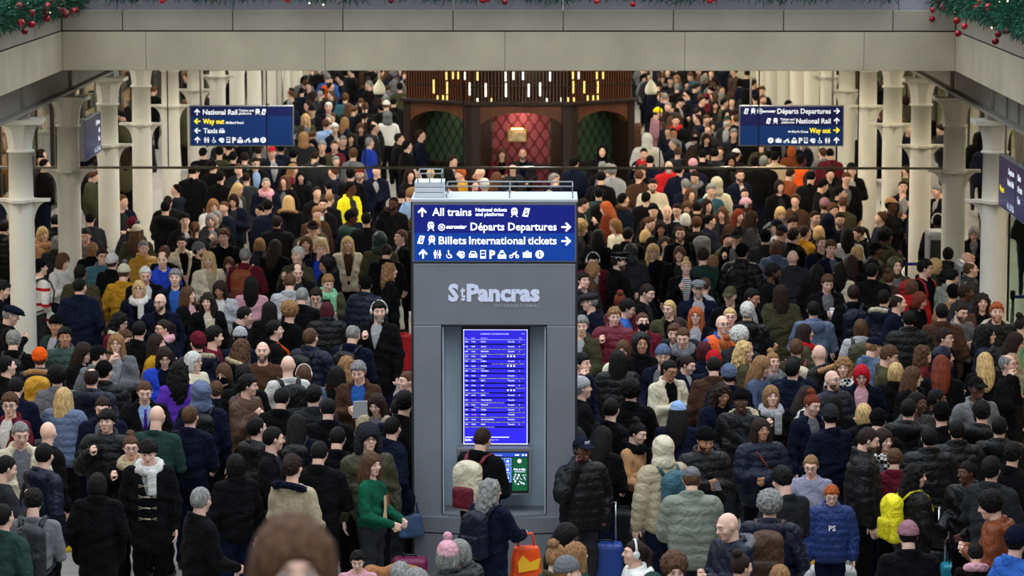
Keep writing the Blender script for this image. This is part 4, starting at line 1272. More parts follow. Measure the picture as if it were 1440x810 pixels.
def top_sdf(kind, pose, sit=False):
    (re, rw), (le, lw), hk = POSES[pose]
    g = dict(P=.045, H=.03, J=.022, C=.026, S=.012)[kind]
    def fn(x, y, z):
        W = wr(x, y, z)
        quilt = .016 * np.sqrt(np.abs(np.sin(z * math.pi / .088))) if kind == 'P' else W
        d = ell(x, y, z, (0, .012, 1.25), (.168 + g, .112 + g, .25))
        d = smin(d, R1(x, y, z, (-.135, .015, 1.395), (.135, .015, 1.395), .06 + g * .6, .06 + g * .6), .06)
        if kind == 'C':
            low = rbox(x, y, z, (0, .012, .93), (.20, .145, .36), .13)
        elif kind == 'S':
            low = rbox(x, y, z, (0, .012, 1.04), (.165, .125, .17), .11)
        else:
            low = rbox(x, y, z, (0, .012, 1.02), (.165 + g * .8, .12 + g * .8, .22), .11)
        d = smin(d, low, .07)
        d = d - quilt
        for e, w_, s_ in ((re, rw, -1), (le, lw, 1)):
            sh = (SH[0] * s_, SH[1], SH[2])
            a, h1 = rc(x, y, z, sh, e, .058 + g * .8, .05 + g * .8)
            b, h2 = rc(x, y, z, e, w_, .05 + g * .8, .036 + g * .5)
            if kind == 'P':
                a = a - .012 * np.sqrt(np.abs(np.sin(h1 * 3.0 * math.pi))); b = b - .012 * np.sqrt(np.abs(np.sin(h2 * 3.0 * math.pi)))
            else: a = a - W; b = b - W
            d = smin(d, mn(a, b), .022)
            if pose in ('pocket', 'call', 'reach'):
                if hk == 'g' and not (pose in ('call', 'reach') and s_ < 0): d = smin(d, ell(x, y, z, (w_[0], w_[1], w_[2] - .05), (.075, .07, .12)), .05)
        ring = np.sqrt((x / 1.05) ** 2 + (y - .018) ** 2)
        zc = 1.455 + .35 * (y - .01)
        hgt = dict(P=.05, H=.03, J=.03, C=.034, S=.014)[kind]
        col = np.sqrt((np.abs(ring - .082)) ** 2 + (np.maximum(np.abs(z - zc) - hgt, 0)) ** 2) - (.022 if kind != 'S' else .014)
        d = smin(d, col, .025)
        # neck hole
        d = smax(d, -(np.maximum(ring - .062, 1.43 - z)), .01)
        if kind in 'JC':
            zb = .95 if kind == 'J' else 1.18
            wv = .012 + (.085 if kind == 'J' else .075) * np.clip((z - zb) / (1.46 - zb), 0, 1)
            edge = np.abs(x) - wv
            lap = np.where((edge > 0) & (edge < .045) & (y < -.02) & (z > zb), .012, 0)
            d = d - lap
            cut = np.maximum(np.maximum(edge, y + .045), zb - z)
            d = smax(d, -cut, .008)
        if kind in 'HP' and kind == 'H':
            hd = ell(x, y, z, (0, .125, 1.425), (.145, .075, .095))
            hd = smax(hd, -ell(x, y, z, (0, .085, 1.50), (.095, .06, .09)), .02)
            d = smin(d, hd, .03)
        return d
    return fn

def top_arrays(kind, pose, sit=False, lod=1.0):
    h = (.0195 if kind != 'P' else .0172) * lod
    fn = top_sdf(kind, pose)
    zmin = .55 if kind == 'C' and not sit else .72
    if sit: zmin = .82
    v, q = snet(fn, rng(-.46, .46, h), rng(-.40, .30, h), rng(zmin - .05, 1.62, h))
    if sit: v = v.copy(); v[:, 2] -= .40
    return [(v, q, 0)]

def shirt_arrays(lod=1.0):
    def fn(x, y, z):
        d = ell(x, y, z, (0, .005, 1.24), (.15, .112, .26))
        ring = np.sqrt(x ** 2 + (y - .012) ** 2); zc = 1.455 + .35 * (y - .01)
        col = np.sqrt((np.abs(ring - .066)) ** 2 + (np.maximum(np.abs(z - zc) - .02, 0)) ** 2) - .012
        d = smin(d, col, .02)
        return smax(d, -np.maximum(ring - .054, 1.43 - z), .01)
    v, q = snet(fn, rng(-.19, .19, .02 * lod), rng(-.16, .16, .02 * lod), rng(.95, 1.56, .02 * lod))
    return [(v, q, 0)]

def trousers_arrays(sit=False, lod=1.0):
    def fn(x, y, z): return smax(legs_sdf(x, y, z, .02, sit) - wr(x, y, z), .05 - z, .01)
    v, q = snet(fn, rng(-.26, .26, .028 * lod), rng(-.56 if sit else -.2, .24, .028 * lod), rng(.0, 1.14, .032 * lod))
    return [(v, q, 0)]
def shoe_arrays(s_, sit=False):
    oy = -.38 if sit else 0
    def fn(x, y, z):
        d = rbox(x, y, z, (s_ * .105, oy - .05, .035), (.044, .13, .035), .03)
        return smin(d, ell(x, y, z, (s_ * .105, oy + .02, .08), (.045, .06, .05)), .03)
    v, q = snet(fn, rng(s_ * .105 - .08, s_ * .105 + .08, .025), rng(oy - .22, oy + .14, .025), rng(-.03, .17, .025))
    return [(v, q, 0)]

def nz3(x, y, z, s, a): return a * (np.sin(s * x + 1.7 * np.sin(s * .7 * z)) * np.sin(s * 1.1 * y + 1.3) * np.sin(s * .9 * z + 2 * np.sin(s * .6 * x)))
def hair_front(z, hl=1.70):
    """front limit of the hair (y) at each height: bare face below the hair line"""
    return np.interp(z, [1.50, 1.56, 1.60, 1.64, hl - .025, hl, hl + .03, 1.9], [.06, .05, .03, -.015, -.035, -.06, -.2, -.3]).astype(f32)
def cut_face(d, x, y, z, hl=1.70):
    z = z - .45 * np.maximum(np.abs(x) - .042, 0) * (y < -.03) + .006 * np.sin(70 * x + 1.0) + .004 * np.sin(150 * x)
    return smax(d, (hair_front(z, hl) - y) * .75, .012)
def skull(x, y, z, g, c=(0, .02, 1.652)):
    return ell(x, y, z, c, (.078 + g, .098 + g, .101 + g))
def hair_arrays(st, lod=1.0):
    h = .0105 * lod
    under_hat = st.endswith('_h'); st = st.replace('_h', '')
    X, Y, Z = rng(-.16, .16, h), rng(-.17, .18, h), rng(1.44, 1.84, h)
    def base(x, y, z, g): return skull(x, y, z, g)
    if st == 'cr':
        fn = lambda x, y, z: np.maximum(cut_face(base(x, y, z, .009) + nz3(x, y, z, 105, .004), x, y, z), 1.568 - z + .0 * x)
    elif st == 'tx':
        fn = lambda x, y, z: np.maximum(cut_face(skull(x, y, z, .016, (0, .018, 1.660)) + nz3(x, y, z, 75, .011) + nz3(x, y, z, 150, .004), x, y, z, 1.692), 1.56 - z + 0 * x)
    elif st == 'mop':
        def fn(x, y, z):
            d = skull(x, y, z, .020, (0, .014, 1.660)) + nz3(x, y, z, 60, .010)
            return np.maximum(cut_face(d, x, y, z, 1.665), 1.575 - z + 0 * x)
    elif st == 'bf':
        def fn(x, y, z):
            d = base(x, y, z, .009) + nz3(x, y, z, 90, .003)
            d = cut_face(d, x, y, z)
            d = smax(d, -ell(x, y, z, (0, -.03, 1.775), (.066, .12, .085)), .012)
            return np.maximum(d, 1.57 - z + 0 * x)
    elif st == 'cu':
        def fn(x, y, z):
            d = ell(x, y, z, (0, .03, 1.672), (.118, .125, .122)) + nz3(x, y, z, 75, .014)
            d = smax(d, -ell(x, y, z, (0, -.12, 1.60), (.072, .10, .10)), .02)
            return np.maximum(d, 1.535 - z + 0 * x)
    elif st == 'bob':
        def fn(x, y, z):
            d = smin(skull(x, y, z, .02), ell(x, y, z, (0, .028, 1.585), (.106, .095, .12)), .03) + nz3(x, y, z * .4, 85, .006)
            d = smax(d, -ell(x, y, z, (0, -.115, 1.585), (.064, .10, .105)), .02)
            return np.maximum(d, 1.475 - z + 0 * x)
    elif st in ('st', 'wv'):
        Z = rng(1.18, 1.80, h * 1.15); X = rng(-.19, .19, h * 1.1); Y = rng(-.17, .23, h * 1.1)
        def fn(x, y, z):
            d = skull(x, y, z, .019)
            back = ell(x, y, z, (0, .075 + .0 * z, 1.47), (.118 if st == 'st' else .14, .085, .27))
            side = ell(np.abs(x), y, z, (.085, .0, 1.47), (.036, .062, .24))
            d = smin(d, smin(back, side, .03), .035)
            amp = .006 if st == 'st' else .015
            d = d + (nz3(x, y, z * .25, 80, amp) if st == 'st' else nz3(x, y, z, 48, amp))
            d = smax(d, -ell(x, y, z, (0, -.115, 1.585), (.062, .10, .108)), .018)
            return smax(d, -ell(x, y, z, (0, -.09, 1.36), (.075, .085, .16)), .02)
    elif st == 'pt':
        Y = rng(-.17, .24, h); Z = rng(1.28, 1.80, h)
        def fn(x, y, z):
            d = cut_face(base(x, y, z, .010) + nz3(x, y, z, 90, .003), x, y, z, 1.705)
            d = np.maximum(d, 1.575 - z)
            t = mn(R1(x, y, z, (0, .12, 1.69), (0, .165, 1.62), .022, .036), R1(x, y, z, (0, .165, 1.62), (0, .15, 1.36), .036, .016))
            return smin(d, t + nz3(x, y, z * .3, 110, .005), .02)
    elif st == 'bun':
        Z = rng(1.53, 1.88, h); Y = rng(-.17, .2, h)
        def fn(x, y, z):
            d = cut_face(base(x, y, z, .011) + nz3(x, y, z, 80, .004), x, y, z, 1.70)
            d = np.maximum(d, 1.575 - z)
            return smin(d, ell(x, y, z, (0, .085, 1.765), (.052, .05, .045)) + nz3(x, y, z, 90, .008), .015)
    if under_hat:
        f0 = fn
        fn = lambda x, y, z: np.maximum(f0(x, y, z), z - (1.682 - .28 * (y + .08)) - .03 + 0 * x)
    v, q = snet(fn, X, Y, Z)
    return [(v, q, 0)]

def hat_arrays(kind, lod=1.0):
    h = .0115 * lod
    X, Y, Z = rng(-.2, .2, h), rng(-.25, .2, h), rng(1.44, 1.90, h)
    if kind == 'beanie':
        def fn(x, y, z):
            d = ell(x, y, z, (0, .022, 1.672), (.094, .113, .112)) - .003 * np.abs(np.sin(np.arctan2(y - .02, x) * 22))
            zc = 1.682 - .28 * (y + .08)
            d = np.maximum(d, zc - z)
            band = np.maximum(ell(x, y, z, (0, .022, 1.66), (.099, .118, .16)), np.abs(z - zc - .025) - .027)
            return smin(d, band, .006)
    elif kind == 'cap':
        def fn(x, y, z):
            d = np.maximum(ell(x, y, z, (0, .02, 1.672), (.089, .109, .100)), 1.69 - .18 * (y + .1) - z)
            zc = 1.694 - .25 * (x * x) * 12 - .10 * (y + .1) * -1 * .6
            br = np.maximum(np.maximum(np.abs(z - (1.692 + .22 * (y + .1) - 2.6 * x * x)) - .008, np.sqrt((x / .082) ** 2 + ((y + .09) / .105) ** 2) * .08 - .08), y + .04)
            return smin(mn(d, br), ell(x, y, z, (0, .02, 1.78), (.01, .01, .008)), .004)
    elif kind == 'flat':
        def fn(x, y, z):
            d = ell(x, y, z, (0, -.008, 1.715), (.112, .145, .052))
            d = smin(d, np.maximum(ell(x, y, z, (0, .02, 1.67), (.094, .112, .1)), 1.68 - .15 * y - z), .02)
            return smin(d, ell(x, y, z, (0, -.13, 1.69), (.075, .05, .012)), .015)
    elif kind == 'police':
        def fn(x, y, z):
            d = np.maximum(np.sqrt((x / .097) ** 2 + ((y - .02) / .115) ** 2) * .1 - .1, np.abs(z - 1.71) - .035)
            top = np.maximum(np.sqrt((x / .128) ** 2 + ((y - .01) / .148) ** 2) * .13 - .13, np.abs(z - 1.762 + .15 * (y)) - .018)
            br = ell(x, y, z, (0, -.125, 1.685), (.08, .05, .013))
            return mn(smin(d, top, .02), br)
    elif kind == 'hood':
        X, Y, Z = rng(-.2, .2, h), rng(-.17, .24, h), rng(1.40, 1.86, h)
        def fn(x, y, z):
            d = ell(x, y, z, (0, .04, 1.655), (.118, .135, .135))
            d = smin(d, ell(x, y, z, (0, .05, 1.50), (.125, .115, .11)), .05) + nz3(x, y, z, 30, .006)
            return smax(d, -ell(x, y, z, (0, -.135, 1.615), (.078, .135, .118)), .02)
    elif kind == 'furhat':
        def fn(x, y, z):
            d = ell(x, y, z, (0, .02, 1.69), (.128, .145, .118))
            d = smin(d, ell(np.abs(x), y, z, (.105, .01, 1.57), (.045, .07, .11)), .03) + nz3(x, y, z, 90, .010)
            return smax(d, -ell(x, y, z, (0, -.15, 1.60), (.075, .13, .085)), .02)
    v, q = snet(fn, X, Y, Z)
    return [(v, q, 0)]

def misc_arrays(kind, lod=1.0):
    if kind == 'beard':
        def fn(x, y, z):
            d = ell(x, y, z, (0, -.024, 1.588), (.0645, .069, .080)) + nz3(x, y, z, 110, .003)
            d = np.maximum(d, z - 1.597 - .6 * np.maximum(np.abs(x) - .03, 0))
            d = np.maximum(d, y - .02)
            d = smin(d, ell(x, y, z, (0, -.072, 1.528), (.034, .03, .026)), .02)
            return smax(d, -ell(x, y, z, (0, -.10, 1.573), (.022, .03, .010)), .004)
        v, q = snet(fn, rng(-.1, .1, .009), rng(-.13, .06, .009), rng(1.48, 1.66, .009))
    elif kind == 'mask':
        def fn(x, y, z): return np.maximum(np.maximum(ell(x, y, z, (0, -.035, 1.592), (.072, .082, .085)), z - 1.632), y - .0)
        v, q = snet(fn, rng(-.1, .1, .009), rng(-.14, .04, .009), rng(1.49, 1.66, .009))
    elif kind == 'scarf':
        def fn(x, y, z):
            ring = np.sqrt((x / 1.1) ** 2 + (y - .01) ** 2); zc = 1.465 + .30 * (y - .01)
            d = np.sqrt((ring - .095) ** 2 + ((z - zc) * .8) ** 2) - .043 + nz3(x, y, z, 45, .010)
            return smin(d, rbox(x, y, z, (.045, -.155, 1.33), (.045, .022, .13), .02), .02)
        v, q = snet(fn, rng(-.2, .2, .013), rng(-.2, .18, .013), rng(1.18, 1.58, .013))
    elif kind == 'fur':
        def fn(x, y, z):
            zc = 1.44 + .42 * (y - .05)
            ring = np.sqrt((x / 1.25) ** 2 + (y - .055) ** 2)
            d = np.sqrt((ring - .115) ** 2 + (z - zc) ** 2) - .036 + nz3(x, y, z, 95, .012)
            return smax(d, -(y + .075), .03)
        v, q = snet(fn, rng(-.23, .23, .012), rng(-.14, .24, .012), rng(1.32, 1.6, .012))
    elif kind == 'pom':
        v, q = snet(lambda x, y, z: ell(x, y, z, (0, .02, 1.81), (.042, .042, .042)) + nz3(x, y, z, 110, .007), rng(-.07, .07, .01), rng(-.05, .09, .01), rng(1.74, 1.88, .01))
    elif kind == 'vest':
        f0 = top_sdf('J', 'down')
        def fn(x, y, z):
            d = ell(x, y, z, (0, .012, 1.25), (.215, .155, .27))
            d = smin(d, R1(x, y, z, (-.14, .015, 1.40), (.14, .015, 1.40), .098, .098), .06)
            d = smin(d, rbox(x, y, z, (0, .012, 1.05), (.2, .16, .2), .12), .07)
            d = np.maximum(d, np.abs(x) - .235)
            ring = np.sqrt(x ** 2 + (y + .01) ** 2)
            return smax(d, -np.maximum(ring - .1, 1.36 - z), .01)
        v, q = snet(fn, rng(-.28, .28, .02), rng(-.22, .22, .02), rng(.82, 1.54, .02))
    elif kind == 'tie':
        mb = MB(); mb.prism([(-.018, 1.44), (.018, 1.44), (.012, 1.415), (.03, 1.1), (0, 1.05), (-.03, 1.1), (-.012, 1.415)], 'y', -.128, -.118)
        return [(np.array(mb.v, f32), mb.f, 0)]
    elif kind == 'glasses':
        mb = MB()
        for s_ in (-1, 1):
            pts = [(s_ * .033 + .021 * math.cos(a), -.101, 1.647 + .017 * math.sin(a)) for a in [2 * math.pi * k / 12 for k in range(13)]]
            mb.tube(pts, .0024, 5, cap=False)
            mb.tube([(s_ * .054, -.099, 1.652), (s_ * .076, -.06, 1.652), (s_ * .085, .005, 1.65)], .0022, 5)
        mb.tube([(-.012, -.102, 1.65), (.012, -.102, 1.65)], .0022, 5)
        return [(np.array(mb.v, f32), mb.f, 0)]
    elif kind == 'phones':
        mb = MB()
        mb.tube([(.1 * math.sin(a), .012, 1.648 + .122 * math.cos(a)) for a in [math.radians(t) for t in range(-100, 101, 20)]], .012, 6)
        for s_ in (-1, 1): mb.sphere((s_ * .098, .01, 1.632), (.02, .036, .042), 10, 7)
        return [(np.array(mb.v, f32), mb.f, 0)]
    elif kind == 'strap':
        mb = MB(); s_ = 1
        mb.tube([(.15, -.09, 1.02), (.05, -.165, 1.18), (-.07, -.15, 1.36), (-.125, -.02, 1.478), (-.09, .12, 1.40), (.05, .155, 1.18), (.15, .10, 1.02)], .019, 6, flat=.35)
        return [(np.array(mb.v, f32), mb.f, 0)]
    elif kind == 'hairband':
        mb = MB(); mb.tube([(.1 * math.sin(a), .0, 1.655 + .112 * math.cos(a)) for a in [math.radians(t) for t in range(-90, 91, 20)]], .01, 6)
        return [(np.array(mb.v, f32), mb.f, 0)]
    elif kind == 'toggles':
        mb = MB()
        for z in (1.30, 1.19, 1.08, .97):
            mb.tube([(-.03, -.168, z), (.03, -.168, z - .004)], .008, 6)
            mb.tube([(-.09, -.158, z + .012), (-.03, -.17, z), (-.09, -.16, z - .012)], .004, 5); mb.tube([(.09, -.158, z + .008), (.04, -.168, z), (.09, -.16, z - .012)], .004, 5)
        return [(np.array(mb.v, f32), mb.f, 0)]
    return [(v, q, 0)]

def pack_arrays(part):
    if part == 'pack':
        def fn(x, y, z):
            d = rbox(x, y, z, (0, .245, 1.19), (.15, .085, .235), .07) - .008 * np.sin(30 * z) * np.sin(20 * x)
            return smin(d, ell(x, y, z, (0, .24, 1.40), (.12, .07, .06)), .03)
        v, q = snet(fn, rng(-.19, .19, .017), rng(.12, .37, .017), rng(.92, 1.5, .017))
    elif part == 'front_pocket':
        v, q = snet(lambda x, y, z: rbox(x, y, z, (0, .335, 1.10), (.115, .035, .11), .03), rng(-.15, .15, .018), rng(.27, .4, .018), rng(.95, 1.25, .018))
    else:
        s_ = -1 if part == 'strap_r' else 1
        mb = MB(); mb.tube([(s_ * .085, .17, 1.40), (s_ * .10, .09, 1.475), (s_ * .115, .0, 1.495), (s_ * .125, -.09, 1.44), (s_ * .13, -.15, 1.30), (s_ * .16, -.12, 1.14), (s_ * .185, .05, 1.04), (s_ * .13, .17, 1.0)], .026, 6, flat=.4)
        return [(np.array(mb.v, f32), mb.f, 0)]
    return [(v, q, 0)]

PROTO = {}
def arr(key, lod=1.0):
    k = (key, lod)
    if k in PROTO: return PROTO[k]
    t = key[0]
    if t == 'body': a = body_arrays(*key[1:], lod=lod)
    elif t == 'top': a = top_arrays(*key[1:], lod=lod)
    elif t == 'shirt': a = shirt_arrays(lod)
    elif t == 'trousers': a = trousers_arrays(key[1], lod)
    elif t == 'shoe': a = shoe_arrays(*key[1:])
    elif t == 'hair': a = hair_arrays(key[1], lod)
    elif t == 'hat': a = hat_arrays(key[1], lod)
    elif t == 'pack': a = pack_arrays(key[1])
    else: a = misc_arrays(key[1], lod)
    PROTO[k] = a
    return a
MESHES = {}
def build_mesh(name, parts, mats):
    vs = np.concatenate([p[0] for p in parts]).astype(f32)
    loops = []; starts = []; tot = 0; mi = []; off = 0
    cnts = []
    for v, q, m in parts:
        if isinstance(q, np.ndarray):
            loops.append((q + off).ravel()); cnts.append(np.full(len(q), q.shape[1]))
            mi.append(np.full(len(q), m))
        else:
            loops.append(np.array([i + off for f_ in q for i in f_])); cnts.append(np.array([len(f_) for f_ in q])); mi.append(np.full(len(q), m))
        off += len(v)
    loops = np.concatenate(loops).astype(np.int32); cnts = np.concatenate(cnts).astype(np.int32); mi = np.concatenate(mi).astype(np.int32)
    me = bpy.data.meshes.new(name)
    me.vertices.add(len(vs)); me.vertices.foreach_set('co', vs.ravel())
    me.loops.add(len(loops)); me.loops.foreach_set('vertex_index', loops)
    me.polygons.add(len(cnts)); me.polygons.foreach_set('loop_start', np.concatenate(([0], np.cumsum(cnts)[:-1])).astype(np.int32))
    me.polygons.foreach_set('material_index', mi); me.polygons.foreach_set('use_smooth', np.ones(len(cnts), bool))
    for m in mats: me.materials.append(m)
    me.update(calc_edges=True); me.validate()
    return me
def pmesh(key, mats):
    kk = (key, tuple(m.name for m in mats))
    if kk not in MESHES: MESHES[kk] = build_mesh(key[0] if key[0] in ('body', 'top', 'hair', 'hat') else str(key[-1]), arr(key), mats)
    return MESHES[kk]
BODYM = [M_SKIN, M_EYEW, M_EYED, M_BROW, M_LIP]
HEADS = [(0, 0), (0, 20), (30, 8), (-30, 8)]
